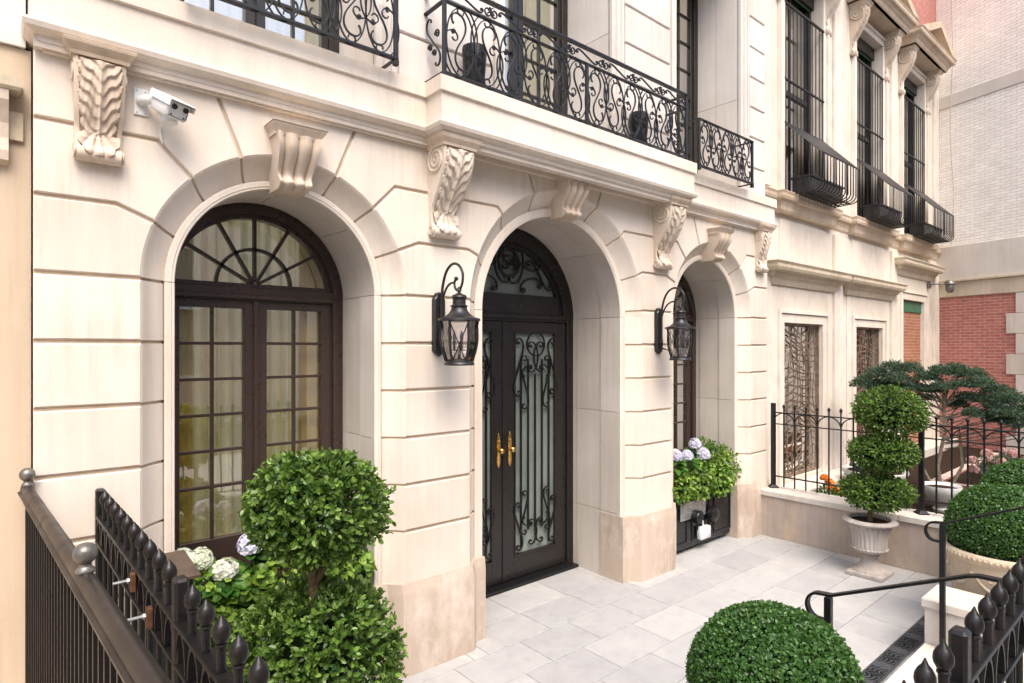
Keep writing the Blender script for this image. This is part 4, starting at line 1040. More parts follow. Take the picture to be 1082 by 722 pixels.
# ------------------------------------------------------------------ clipped boxwood balls in big planters
def planter_ball(x, y, rim, rr_, hz, plabel, blabel, n=15000, size=.021, seed=3):
    p = empty('round_planter', (x, y, 0), plabel, 'planter', 'round stone planters with garland relief')
    k = rr_ / .49; m = MB()
    m.lathe([(.27 * k, .0), (.29 * k, .02), (.29 * k, .05), (.26 * k, .08), (.30 * k, .16), (.37 * k, .32), (.42 * k, .48), (.445 * k, rim - .13), (.45 * k, rim - .09), (.455 * k, rim - .085)], x, y, 64, z0=.003); m.build('bowl', 'planter', p, smooth=50)
    m = MB(); m.lathe([(.44 * k, rim - .095), (.47 * k, rim - .075), (.488 * k, rim - .04), (.49 * k, rim - .015), (.475 * k, rim), (.44 * k, rim), (.43 * k, rim - .05), (0, rim - .06)], x, y, 64); m.build('rim', 'planter', p, smooth=50)
    m = MB()
    for j in range(70):                                # leaf-and-dart moulding on the rim, garlands on the bowl
        t = 2 * PI * j / 70; m.ico((x + .482 * k * math.cos(t), y + .482 * k * math.sin(t), rim - .035), .020, 1, (.8, .8, 1.3))
    for j in range(9):
        t0 = 2 * PI * j / 9; A_ = 2 * PI / 9
        pts = []
        for q in np.linspace(0, 1, 15):
            tt = t0 + A_ * q; zz = rim - .17 - .13 * math.sin(PI * q); rad = (.445 - .06 * (rim - .12 - zz) / .35) * k; pts.append((x + rad * math.cos(tt), y + rad * math.sin(tt), zz))
        m.tube(pts, [.008 + .012 * math.sin(PI * q) for q in np.linspace(0, 1, 15)], 7)
        m.ico((x + .45 * k * math.cos(t0), y + .45 * k * math.sin(t0), rim - .17), .026, 1)
        sp = [(x + .435 * k * math.cos(t0 + A_ * .5 + .10 * (1 - q / 30) * math.cos(q * .35)), y + .435 * k * math.sin(t0 + A_ * .5 + .10 * (1 - q / 30) * math.cos(q * .35)), rim - .19 + .05 * (1 - q / 30) * math.sin(q * .35)) for q in range(28)]
        m.tube(sp, .006, 5)
    m.build('garland_relief', 'planter', p, smooth=60)
    b = ball_foliage('boxwood_ball', (x, y, hz), rr_ * .93, 'leaf_box', None, n, size * 1.02, seed=seed, amp=.03, tight=True, width=.74, cmul=.92, squash=.9)
    tag(b, blabel, 'shrub', 'clipped boxwood balls in planters')
planter_ball(6.86, 1.265, .81, .455, .985, 'cream garland planter under the boxwood ball, nearest the handrails', 'clipped boxwood ball in garland planter beside the right handrail', 19000, .021, 3)
planter_ball(7.68, 1.20, .88, .42, 1.15, 'cream planter mostly hidden behind another planter by the garden fence', 'boxwood ball partly hidden behind another ball near the garden fence', 13000, .021, 4)
planter_ball(3.0, 1.475, .60, .44, .90, 'round stone planter under the front boxwood ball, below the picture edge', 'large clipped boxwood ball in front, cut off by the bottom edge', 26000, .0195, 5)

# ------------------------------------------------------------------ handrails of the steps
def handrail(x, label, y_end=.55):
    r = empty('handrail', (x, 1.46, .155), label, 'handrail', 'handrails of the entrance steps')
    y, zt_ = 1.46, E - 1.415; m = MB(); m.box(x - .019, x + .019, y - .019, y + .019, .156, zt_ - .012, .003); m.build('post', 'iron', r)
    m = MB(); w_ = .042
    path = [(x, y + .02 + .0, zt_ - .15)]
    cy, cz, rad = y + .05, zt_ - .078, .075
    path = [(x, y + .022, zt_ - .152)] + [(x, cy + rad * math.sin(t) * .9, cz - rad * math.cos(t)) for t in np.linspace(.25, PI - .1, 14)] + [(x, y - .02, zt_ + .006), (x, .80, E - 1.115), (x, .76, E - 1.105), (x, y_end, E - 1.10)]
    m.flat(path, .014, w_, (1, 0, 0)); m.build('rail', 'iron', r, smooth=40)
    m = MB(); m.box(x - .019, x + .019, .62, .658, .42, E - 1.112, .003); m.build('upper_post', 'iron', r)
handrail(3.63, 'black iron handrail with curled end, the nearer one behind the front boxwood ball'); handrail(5.82, 'black iron handrail with curled end in front of the garland planter')

# ------------------------------------------------------------------ spear fences in the foreground
def spear(mb, x, y, zbar, ztop, k=1.0):
    h = ztop - zbar
    mb.lathe([(.0135 * k, 0), (.0135 * k, .072), (.0175 * k, .074), (.0175 * k, .080), (.012 * k, .084), (.018 * k, .088), (.0245 * k, .10), (.0265 * k, .112), (.0245 * k, .128), (.018 * k, .142), (.009 * k, .153), (.002, h)], x, y, 14, z0=zbar)
def fence_run(root, axis, fixed, posts, sp, zbar, z2, zlow, ztop, mt='iron2', bars_only=False):
    """posts: list of positions along axis, from first to last"""
    def P(t, o=0): return (t, fixed + o) if axis == 'x' else (fixed + o, t)
    def bx(mb, t0, t1, o0, o1, z0, z1, bv=.003):
        t0, t1 = sorted((t0, t1))
        if axis == 'x': mb.box(t0, t1, fixed + o0, fixed + o1, z0, z1, bv)
        else: mb.box(fixed + o0, fixed + o1, t0, t1, z0, z1, bv)
    for nm, z_, h_ in (('top_rail', zbar, .014), ('second_rail', z2, .012), ('bottom_rail', zlow, .016)):
        m = MB(); bx(m, posts[0], posts[-1], -.026, .026, z_ - h_, z_); m.build(nm, mt, root)
    pw = .030
    for t in posts:
        m = MB(); bx(m, t - pw, t + pw, -.024, .024, zlow - .35, ztop - .02, .010); m.build('post', mt, root)
    src = None
    for a, b in zip(posts, posts[1:]):
        n = max(1, round(abs(b - a) / sp)); st_ = (b - a) / n
        for k in range(n):
            t0 = a + st_ * k
            if k:
                if src is None:
                    m = MB(); spear(m, *P(t0), zbar, ztop); m.tube([(*P(t0), zlow), (*P(t0), zbar - .014)], .0115, 8); src = m.build('spear_bar', mt, root, smooth=50); s0 = t0
                else:
                    c_ = src.copy(); C.objects.link(c_); c_.location = (t0 - s0, 0, 0) if axis == 'x' else (0, t0 - s0, 0)
        m = MB()
        for k in range(n):                             # one arch between each pair of bars
            cc = a + st_ * (k + .5); rr_ = abs(st_) / 2 - .016
            zc = z2 + .005; hh = (zbar - .014) - zc
            pts = [(cc + rr_ * math.cos(t), zc + hh * .98 * math.sin(t)) for t in np.linspace(0, PI, 17)]
            pp = [((q, fixed, z_) if axis == 'x' else (fixed, q, z_)) for q, z_ in pts]
            m.flat(pp, .013, .04, (0, 1, 0) if axis == 'x' else (1, 0, 0))
        m.build('arch_bars', mt, root, smooth=50)
ZB, Z2, ZTp = E - .945, E - 1.09, E - .78; FB, F2, FT = E - .985, E - 1.13, E - .815
r = empty('spear_fence', (.455, 4.14, 0), 'black iron spear fence running from the facade towards the viewer on the left', 'fence', 'black spear fences along the street side')
fence_run(r, 'y', .455, [4.14, 2.36, .50], .155, ZB, Z2, .25, ZTp); r.rotation_euler.z = R(1.2)
r2 = empty('spear_fence', (2.2, .505, 0), 'black iron spear fence along the street in the lower right corner', 'fence', 'black spear fences along the street side')
fence_run(r2, 'x', .505, [.56, 2.185, 3.5], .157, FB, F2, .50, FT)
# clamps that tie the rail to the fence
r = empty('fence_clamp', (.42, 2.8, E - .85), 'pair of rusty bolted clamps fixed to the left spear fence', 'clamp')
for yy, zz in ((3.02, E - 1.0), (2.66, E - 1.03)):
    m = MB(); m.box(.437, .458, yy - .016, yy + .016, zz - .04, zz + .04, .003); m.build('plate', 'rust', r)
    m = MB(); m.tube([(.375, yy, zz + .01), (.438, yy, zz + .01)], .006, 8); m.tube([(.425, yy, zz + .01), (.434, yy, zz + .01)], .012, 6); m.build('bolt', 'steel', r)
# neighbour's stoop railing on the left: broad round cap, ball finials, close balusters
NR = [Vector((.128, 4.22, E - .757)), Vector((.262, 1.30, E - .70))]; dn = (NR[1] - NR[0]).normalized()
r = empty('stoop_railing', tuple(NR[0]), 'brown painted stoop railing with close vertical bars and silver ball finials', 'railing')
m = MB(); n_ = Vector((dn.y, -dn.x, 0)) * -1
prof = [(-.036, -.030), (-.037, -.020), (-.026, -.017), (-.026, -.004), (-.022, .008), (-.013, .017), (0, .021), (.013, .017), (.022, .008), (.026, -.004), (.026, -.017), (.037, -.020), (.036, -.030)]
e_ = NR[1] + dn * .9; vs = [tuple(q + n_ * a_ + Vector((0, 0, b_))) for q in (NR[0], e_) for a_, b_ in prof]; k = len(prof)
m.add(vs, [(i, (i + 1) % k, k + (i + 1) % k, k + i) for i in range(k)] + [tuple(range(k)), tuple(range(2 * k - 1, k - 1, -1))]); m.build('handrail_cap', 'railbrown', r, smooth=35)
def finial(p, R_):
    m = MB(); m.lathe([(.026, 0), (.028, .008), (.018, .018), (.016, .026), (R_ * .55, .03)], p.x, p.y, 20, z0=p.z + .016); m.ico((p.x, p.y, p.z + .045 + R_ * .9), R_, 3); m.build('ball_finial', 'silver', r, smooth=80)
finial(NR[0] + dn * .06, .036); finial(NR[0] + (NR[1] - NR[0]) * .652, .034)
sb = None; L_ = (e_ - NR[0]).length; nb = int(L_ / .085)
for i in range(nb):
    q = NR[0] + dn * (.05 + .085 * i)
    if sb is None: m = MB(); m.box(q.x - .008, q.x + .008, q.y - .008, q.y + .008, .5, q.z - .02); sb = m.build('baluster', 'iron2', r); q0 = q.copy()
    else: c_ = sb.copy(); C.objects.link(c_); c_.location = (q.x - q0.x, q.y - q0.y, 0)
m = MB(); m.add([tuple(p + n_ * a_ + Vector((0, 0, b_))) for p in (NR[0], e_) for a_, b_ in ((-.015, -.022), (.015, -.022), (.015, -.03), (-.015, -.03))], [(0, 1, 5, 4), (1, 2, 6, 5), (2, 3, 7, 6), (3, 0, 4, 7), (0, 3, 2, 1), (4, 5, 6, 7)]); m.build('under_rail', 'iron2', r)
stp = MB(); stp.box(-2.2, .16, .62, 4.3, -.04, .55); stp.box(.16, .30, .62, 4.17, -.04, .40); tag(stp.build('neighbour_stoop', 'neigh'), 'ochre stone stoop of the left neighbour behind the brown railing', 'stoop')

# slanted bronze box between the fence and the hydrangeas
r = empty('utility_cabinet', (.86, 3.85, 0), 'black metal cabinet with slanted bronze lid between left fence and hydrangeas', 'cabinet')
m = MB(); m.box(.63, .87, 3.84, 4.13, .003, 1.285, .006); m.build('body', 'box', r)
m = MB(); m.add([(.60, 3.80, 1.287), (.90, 3.80, 1.287), (.88, 4.13, 1.35), (.60, 4.13, 1.35), (.60, 3.80, 1.302), (.90, 3.80, 1.302), (.88, 4.13, 1.365), (.60, 4.13, 1.365)], [(0, 1, 2, 3), (4, 5, 6, 7), (0, 1, 5, 4), (1, 2, 6, 5), (2, 3, 7, 6), (3, 0, 4, 7)]); m.build('slanted_lid', 'bronzelid', r)

# ------------------------------------------------------------------ large double-ball bush at the left
r = empty('topiary_tree', (1.36, 3.28, 0), 'big loose leafed topiary with two stacked balls in front of the left arch', 'topiary')
m = MB(); m.tube([(1.36, 3.28, .35), (1.37, 3.29, .9), (1.34, 3.27, 1.4), (1.37, 3.28, 1.7)], [.034, .03, .028, .018], 10)
m.tube([(1.345, 3.27, 1.28), (1.41, 3.22, 1.42), (1.5, 3.2, 1.62)], [.018, .014, .008], 7); m.tube([(1.345, 3.27, 1.3), (1.28, 3.3, 1.45), (1.2, 3.3, 1.62)], [.018, .014, .008], 7)
m.build('trunk', 'bark', r, smooth=60)
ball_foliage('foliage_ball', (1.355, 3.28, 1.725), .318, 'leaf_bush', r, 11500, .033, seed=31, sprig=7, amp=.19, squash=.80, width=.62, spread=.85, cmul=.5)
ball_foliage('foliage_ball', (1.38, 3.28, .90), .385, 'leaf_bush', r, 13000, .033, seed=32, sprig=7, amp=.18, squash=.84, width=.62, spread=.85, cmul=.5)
r = empty('topiary_pot', (1.36, 3.28, 0), 'dark square planter under the big double ball topiary', 'pot')
m = MB(); m.box(1.1, 1.62, 3.02, 3.54, .003, .50, .01); m.build('pot_body', 'box', r); m = MB(); m.box(1.12, 1.6, 3.04, 3.52, .50, .51); m.build('soil', 'soil', r)

# ------------------------------------------------------------------ window boxes
def windowbox(x0, x1, y0, y1, z0, z1, label):
    r = empty('planter_box', ((x0 + x1) / 2, (y0 + y1) / 2, z0), label, 'planter', 'black planter boxes in the arches')
    m = MB(); m.box(x0, x1, y0, y1, z0, z1 - .04, .004); m.box(x0 - .012, x1 + .012, y0 - .015, y1, z1 - .038, z1, .004); m.build('box_body', 'box', r)
    m = MB(); n = 3; w_ = (x1 - x0) / n
    for i in range(n):
        xa, xb = x0 + w_ * i + .05, x0 + w_ * (i + 1) - .05; za, zb_ = z0 + .07, z1 - .09
        for b_ in ((xa, xb, za, za + .02), (xa, xb, zb_ - .02, zb_), (xa, xa + .02, za + .02, zb_ - .02), (xb - .02, xb, za + .02, zb_ - .02)): m.box(b_[0], b_[1], y0 - .014, y0 + .001, b_[2], b_[3], .003)
    m.build('panel_moulding', 'box', r)
    m = MB(); m.box(x0 + .02, x1 - .02, y0 + .02, y1 - .02, z1 - .03, z1 + .003); m.build('soil', 'soil', r); return r
def plantmass(name, pts, m, size, n, width, label, cat, group=None, drop=0, upb=.5):
    P = []; D = []; Nn = []; T = []
    for (cx_, cy_, cz_, rx_, ry_, rz_) in pts:
        d = rdir(n); q = RNG.uniform(.35, 1, n) ** .5; P.append(np.array([cx_, cy_, cz_]) + d * q[:, None] * np.array([rx_, ry_, rz_])); dd = d + rdir(n) * .9; dd[:, 2] += -drop; D.append(dd)
        nn = rdir(n) * .5 + d * .4; nn[:, 2] += upb; nn[:, 1] -= .45; Nn.append(nn); T.append(np.clip(RNG.normal(.45, .25, n), 0, 1))
    o = leafmesh(name, np.concatenate(P), np.concatenate(D), np.concatenate(Nn), size, m, None, width, .35, np.concatenate(T))
    return tag(o, label, cat, group)
windowbox(.86, 2.26, 4.42, 4.86, .003, .86, 'black planter box under the left arched window, mostly behind the topiary')
windowbox(6.21, 7.76, 4.40, 4.86, .06, .70, 'black panelled planter box under the right arched window')
# ivy and hydrangeas left
plantmass('ivy_plant', [(1.05, 4.32, .95, .22, .18, .22), (1.05, 4.22, .72, .20, .13, .2), (1.25, 4.26, .86, .25, .15, .28), (1.6, 4.35, .95, .3, .2, .2), (2.0, 4.35, .9, .25, .2, .18), (1.3, 4.2, .6, .2, .12, .2)], 'leaf_ivy', .055, 420, .85, 'bright green ivy spilling from the planter between cabinet and big topiary', 'plant', drop=.5)
def hydrangea(cs_, col, label, lm=True, leaf_c=None, group='hydrangeas in the planter boxes'):
    r = empty('hydrangea_plant', cs_[0][:3], label, 'plant', group)
    for (x, y, z_, rr_) in cs_: flower_ball('flower_head', (x, y, z_), rr_, col, r, 120, rr_ * .40)
    P = []; D = []; Nn = []
    for (x, y, z_, rr_) in cs_:
        for k in range(16):
            t_ = random.uniform(0, 6.28); el = random.uniform(-.5, .45); d_ = (math.cos(t_), math.sin(t_), el); P.append((x + d_[0] * .03, y + d_[1] * .03, z_ - .05 - random.uniform(0, .10))); D.append(d_); Nn.append((0, -.35, 1))
    leafmesh('leaves', P, D, Nn, .135, 'leaf_hyd', r, .62, .25)
    m = MB()
    for (x, y, z_, rr_) in cs_: m.tube([(x, y, z_), (x + .01, y + .02, z_ - .2), (x + .02, y + .04, z_ - .35)], .006, 6)
    m.build('stems', 'leaf_hyd', r)
hydrangea([(1.02, 4.36, 1.20, .075), (.93, 4.42, 1.22, .06)], 'p_white', 'creamy white hydrangea at the left end of the left planter box')
hydrangea([(1.15, 4.26, 1.13, .075)], 'p_white', 'pale hydrangea with large fresh leaves just above the ivy')
hydrangea([(1.36, 4.40, 1.22, .080), (1.50, 4.42, 1.20, .065)], 'p_blue', 'pale lavender hydrangea between the white flowers and the big topiary')
hydrangea([(6.42, 4.40, 1.26, .085), (6.62, 4.36, 1.24, .07)], 'p_blue', 'lavender hydrangea at the left of the right planter box')
hydrangea([(7.02, 4.50, 1.32, .08), (7.04, 4.40, 1.20, .085)], 'p_blue', 'lavender hydrangea in the middle of the right planter box')
plantmass('ivy_plant', [(6.5, 4.36, .88, .25, .14, .2), (6.85, 4.36, .88, .28, .15, .24), (7.2, 4.40, .98, .28, .18, .26), (7.55, 4.40, .98, .28, .18, .26), (7.35, 4.32, .85, .25, .12, .22)], 'leaf_ivy', .05, 420, .75, 'yellow green ivy and shrubs filling the right planter box', 'plant', drop=.5)
plantmass('leafy_shrub', [(7.25, 4.52, 1.18, .2, .16, .22), (7.5, 4.5, 1.08, .25, .16, .22)], 'leaf_top', .05, 420, .5, 'upright green shrub rising from the right planter box', 'plant', drop=-.3)
# fittings on the right box: metal sheet, hose reels, white outlet
m = MB(); m.box(6.50, 7.06, 4.372, 4.384, .43, .655, .002); tag(m.build('metal_sheet', simple('bright_sheet', (.62, .62, .60), .28, .75, .35, 5, .5), None), 'shiny metal sheet fixed to the front of the right planter box', 'sheet')
def lampd(x, z_, rr_, label):
    r = empty('spotlight', (x, 4.33, z_), label, 'lamp', 'round spotlights before the right planter box')
    m = MB(); m.tube([(x, 4.36, z_), (x, 4.29, z_)], rr_, 26); m.build('lamp_body', 'iron', r, smooth=50)
    m = MB(); m.tube([(x, 4.290, z_), (x, 4.283, z_)], [rr_ * .86, rr_ * .8], 26); m.tube([(x, 4.284, z_), (x, 4.276, z_)], rr_ * .25, 14); m.build('lens', 'box', r, smooth=50)
    m = MB(); m.tube([(x, 4.33, z_ - rr_), (x, 4.33, z_ - rr_ - .08)], .012, 8); m.build('stem', 'iron', r)
lampd(6.80, .45, .085, 'smaller round black spotlight over the metal sheet'); lampd(7.17, .42, .105, 'larger round black spotlight right of the metal sheet')
r = empty('outlet_box', (6.83, 4.36, .16), 'white weatherproof outlet box low on the front of the right planter box', 'outlet')
m = MB(); m.box(6.86, 7.08, 4.30, 4.385, .14, .30, .015); m.build('cover', 'white', r, smooth=50); m = MB(); m.tube([(6.95, 4.34, .30), (6.95, 4.35, .40)], .009, 8); m.build('conduit', 'white', r)

# ------------------------------------------------------------------ left neighbour
r = empty('neighbour_house', (-1.5, 4.5, 0), 'plain ochre stucco house wall at the left edge', 'house')
m = MB(); m.box(-8, X0 - .006, 4.325, 11, -.03, E + 1.66); m.build('wall', 'neigh', r)
m = MB(); m.box(-8, X0 - .03, 4.30, 11, E + 1.665, 9); m.build('upper_wall', 'lime_up', r)
m = MB(); sweep_plan(m, [(-3, 4.34), (-3, 4.20), (.098, 4.20), (.098, 4.34)], [(-.1, E + 1.385), (0, E + 1.385), (.012, E + 1.40), (.016, E + 1.45), (-.1, E + 1.455)]); m.box(-3, .098, 4.2, 4.33, E + 1.386, E + 1.45)
m.build('door_hood', 'hood', r)
m = MB(); pr = [(4.324, 1.0), (4.27, 1.02), (4.262, 1.07), (4.275, 1.14), (4.268, 1.22), (4.24, 1.28), (4.21, 1.33), (4.205, 1.384), (4.324, 1.384)]
m.add([(x, y, E + z_) for x in (-.12, .055) for y, z_ in pr], [tuple(range(9)), tuple(range(17, 8, -1))] + [(i, (i + 1) % 9, 9 + (i + 1) % 9, 9 + i) for i in range(9)]); m.build('hood_bracket', 'carve', r)
m = MB(); m.box(-.02, .12, 4.300, 4.326, E + 1.14, E + 1.30, .004); m.build('stone_block', 'hood', r)
# ------------------------------------------------------------------ right neighbour
YR = 4.40; RH = empty('right_house', (12.8, 4.4, 0), 'pale limestone house on the right with pedimented upper windows and lattice covered lower windows', 'house')
BAY = [9.96, 12.77, 15.38]; GX = [(9.26, 10.66), (12.10, 13.44), (14.65, 16.05)]
ZW0, ZW1 = .55, E + .395; ZU0, ZU1 = E + 2.45, E + 6.0
m = MB(); xs = [X1 + .004] + [v for g in GX for v in g] + [17.2]
for i in range(0, 8, 2): m.box(xs[i], xs[i + 1], YR, YR + .35, -.03, E + 2.0)
for i, g in enumerate(GX):
    if i < 2: m.box(g[0], g[1], YR, YR + .35, -.03, ZW0)
    m.box(g[0], g[1], YR, YR + .35, ZW1 if i < 2 else E + 1.04, E + 2.0)
for i in range(0, 8, 2): m.box(xs[i], xs[i + 1], YR, YR + .35, E + 2.003, ZU1)
for g in GX: m.box(g[0], g[1], YR, YR + .35, E + 2.003, ZU0)
m.box(xs[0], 17.2, YR, YR + .35, ZU1 + .003, E + 7.2)
m.build('wall', 'right', RH)
m = MB(); m.box(xs[0], 17.2, YR + .02, YR + .35, E + 7.205, E + 11); m.build('brick_storey', 'redbrick', RH)
m = MB(); m.box(xs[0], 17.2, YR + .35, 11, E + 10.7, E + 10.9); m.box(17.0, 17.2, YR + .36, 11, 0, E + 10.7); m.box(xs[0], xs[0] + .1, YR + .36, 11, 0, E + 10.6); m.build('side_wall', 'joint', RH)
# vertical strips and panels
for (xa, xb) in ((X1 + .03, 8.80), (11.10, 11.42), (13.92, 14.22), (16.75, 17.1)):
    m = MB(); m.box(xa, xb, YR - .05, YR - .002, .0, E + 1.98, .004); m.box(xa, xb, YR - .045, YR - .002, E + 2.42, ZU1 + 1.15, .004)
    m.build('pilaster', 'right', RH)
for i, cx in enumerate(BAY):
    m = MB(); zt_ = E + .72 if i < 2 else E + 1.36; g0, g1 = GX[i]; zo = ZW1 if i < 2 else E + 1.04
    for sd, xx in ((-1, g0), (1, g1)):
        m.box(*sorted((xx, xx + sd * .14)), YR - .03, YR - .002, ZW0 - .3, zo + .14, .003); m.box(*sorted((xx + sd * .145, xx + sd * .20)), YR - .055, YR - .002, ZW0 - .3, zo + .2, .003)
        m.box(*sorted((xx + sd * .205, xx + sd * .40)), YR - .02, YR - .002, ZW0 - .3, zt_ + .24, .003)
    m.box(g0, g1, YR - .03, YR - .002, zo, zo + .14, .003); m.box(g0 - .14, g1 + .14, YR - .055, YR - .002, zo + .145, zo + .2, .003); m.box(g0 - .2, g1 + .2, YR - .02, YR - .002, zo + .205, zt_ + .24, .003)
    m.build('window_surround', 'right', RH)

def hoodp(zb_, zt_, pr): h = zt_ - zb_; return [(-.06, zb_), (0, zb_), (.02, zb_ + .12 * h), (.03, zb_ + .3 * h), (pr * .45, zb_ + .42 * h), (pr * .55, zb_ + .55 * h), (pr * .9, zb_ + .6 * h), (pr, zb_ + .72 * h), (pr, zb_ + .86 * h), (pr * 1.12, zb_ + .97 * h), (pr * 1.1, zt_), (-.06, zt_)]
for i, cx in enumerate(BAY):
    zt_ = E + 1.29 if i < 2 else E + 1.86; zb_ = zt_ - .33; hw = 1.16 if i < 2 else 1.15
    m = MB(); sweep_plan(m, [(cx - hw, YR + .02), (cx - hw, YR - .05), (cx + hw, YR - .05), (cx + hw, YR + .02)], hoodp(zb_, zt_, .19)); m.box(cx - hw, cx + hw, YR - .045, YR + .01, zb_ + .002, zt_ - .002); m.build('window_hood', 'hood', RH)
m = MB(); path = [(X1 + .03, YR)]
for cx in BAY: path += [(cx - .98, YR), (cx - .98, YR - .09), (cx + .98, YR - .09), (cx + .98, YR)]
path += [(17.1, YR)]; sweep_plan(m, path, hoodp(E + 2.06, E + 2.36, .10)); m.box(X1 + .03, 17.1, YR - .003, YR + .05, E + 2.07, E + 2.36); 
for cx in BAY: m.box(cx - .97, cx + .97, YR - .09, YR, E + 2.065, E + 2.355)
m.build('belt_course', 'cornice', RH)
for cx in BAY: m = MB(); m.prism([(cx - .82, E + 1.36 + (0 if cx < 15 else .55)), (cx + .82, E + 1.36 + (0 if cx < 15 else .55)), (cx + .82, E + 2.0), (cx - .82, E + 2.0)], YR - .018, YR - .001, .008); m.build('panel', 'right', RH)
for i, cx in enumerate(BAY):
    g0, g1 = GX[i]; m = MB()
    for sd, xx in ((-1, g0), (1, g1)):
        m.box(*sorted((xx, xx + sd * .10)), YR - .04, YR - .002, E + 2.362, ZU1 + .1, .003); m.box(*sorted((xx + sd * .104, xx + sd * .17)), YR - .07, YR - .002, E + 2.362, ZU1 + .16, .003)
    m.box(g0, g1, YR - .04, YR - .002, ZU1, ZU1 + .1, .003); m.box(g0 - .1, g1 + .1, YR - .07, YR - .002, ZU1 + .104, ZU1 + .16, .003)
    m.build('upper_surround', 'right', RH)
    for sd, xx in ((-1, g0 - .25), (1, g1 + .05)):
        console(xx, xx + .20, E + 5.35, E + 6.28, .28, RH, 'console')
        for o_ in list(S.objects)[-3:]:
            if o_.name.startswith('console'): o_.location.y += .0
    m = MB(); sweep_plan(m, [(g0 - .36, YR + .02), (g0 - .36, YR - .36), (g1 + .36, YR - .36), (g1 + .36, YR + .02)], hoodp(E + 6.25, E + 6.5, .14)); m.box(g0 - .36, g1 + .36, YR - .35, YR, E + 6.25, E + 6.49)
    hw = (g1 - g0) / 2 + .5; a0 = E + 6.5
    for s_ in (-1, 1):
        m.add([(cx + s_ * hw, YR - .52, a0 + .003), (cx, YR - .52, a0 + .50), (cx, YR - .52, a0 + .36), (cx + s_ * (hw - .38), YR - .52, a0 + .003), (cx + s_ * hw, YR, a0 + .003), (cx, YR, a0 + .50), (cx, YR, a0 + .36), (cx + s_ * (hw - .38), YR, a0 + .003)],
              [(0, 1, 2, 3), (4, 5, 6, 7), (0, 1, 5, 4), (1, 2, 6, 5), (2, 3, 7, 6), (3, 0, 4, 7)])
    m.prism([(cx - hw + .2, a0 + .002), (cx + hw - .2, a0 + .002), (cx, a0 + .42)], YR - .36, YR - .001); m.build('pediment', 'cornice', RH)
    # sash window
    m = MB(); yw = YR + .22
    for sd, xx in ((1, g0), (-1, g1)): m.box(*sorted((xx, xx + sd * .07)), yw - .05, yw + .05, ZU0, ZU1); m.box(*sorted((xx + sd * .07, xx + sd * .13)), yw - .02, yw + .03, ZU0, ZU1 - .05)
    m.box(g0, g1, yw - .04, yw + .05, ZU1 - .10, ZU1); m.box(g0, g1, yw - .03, yw + .03, E + 4.12, E + 4.20); m.box(g0, g1, yw - .03, yw + .05, ZU0, ZU0 + .10); m.box(cx - .015, cx + .015, yw - .018, yw + .02, ZU0, ZU1)
    m.box(g0 + .005, g1 - .005, yw - .10, yw - .055, ZU1 - .22, ZU1 - .003)
    o = m.build('sash_window', 'frameblk', RH)
    gm = MB(); gm.add([(g0 + .05, yw, ZU0), (g1 - .05, yw, ZU0), (g1 - .05, yw, ZU1), (g0 + .05, yw, ZU1)], [(0, 1, 2, 3)]); gm.build('glass', 'glassup', o)
    room(g0 - .1, g1 + .1, yw + .06, yw + 1.4, ZU0 - .1, ZU1 + .1, o); curtain(g0, g1, yw + .16, ZU0, ZU1, o)
    gm = MB(); gm.box(g0 + .02, g1 - .02, yw - .053, yw - .048, ZU1 - .25, ZU1 - .12); gm.build('green_trim', 'ledgreen', o)
# consoles above were modelled at the townhouse plane: shift them to this wall
for o_ in S.objects:
    if o_.parent == RH and o_.name.startswith('console'): o_.location.y += YR - YF
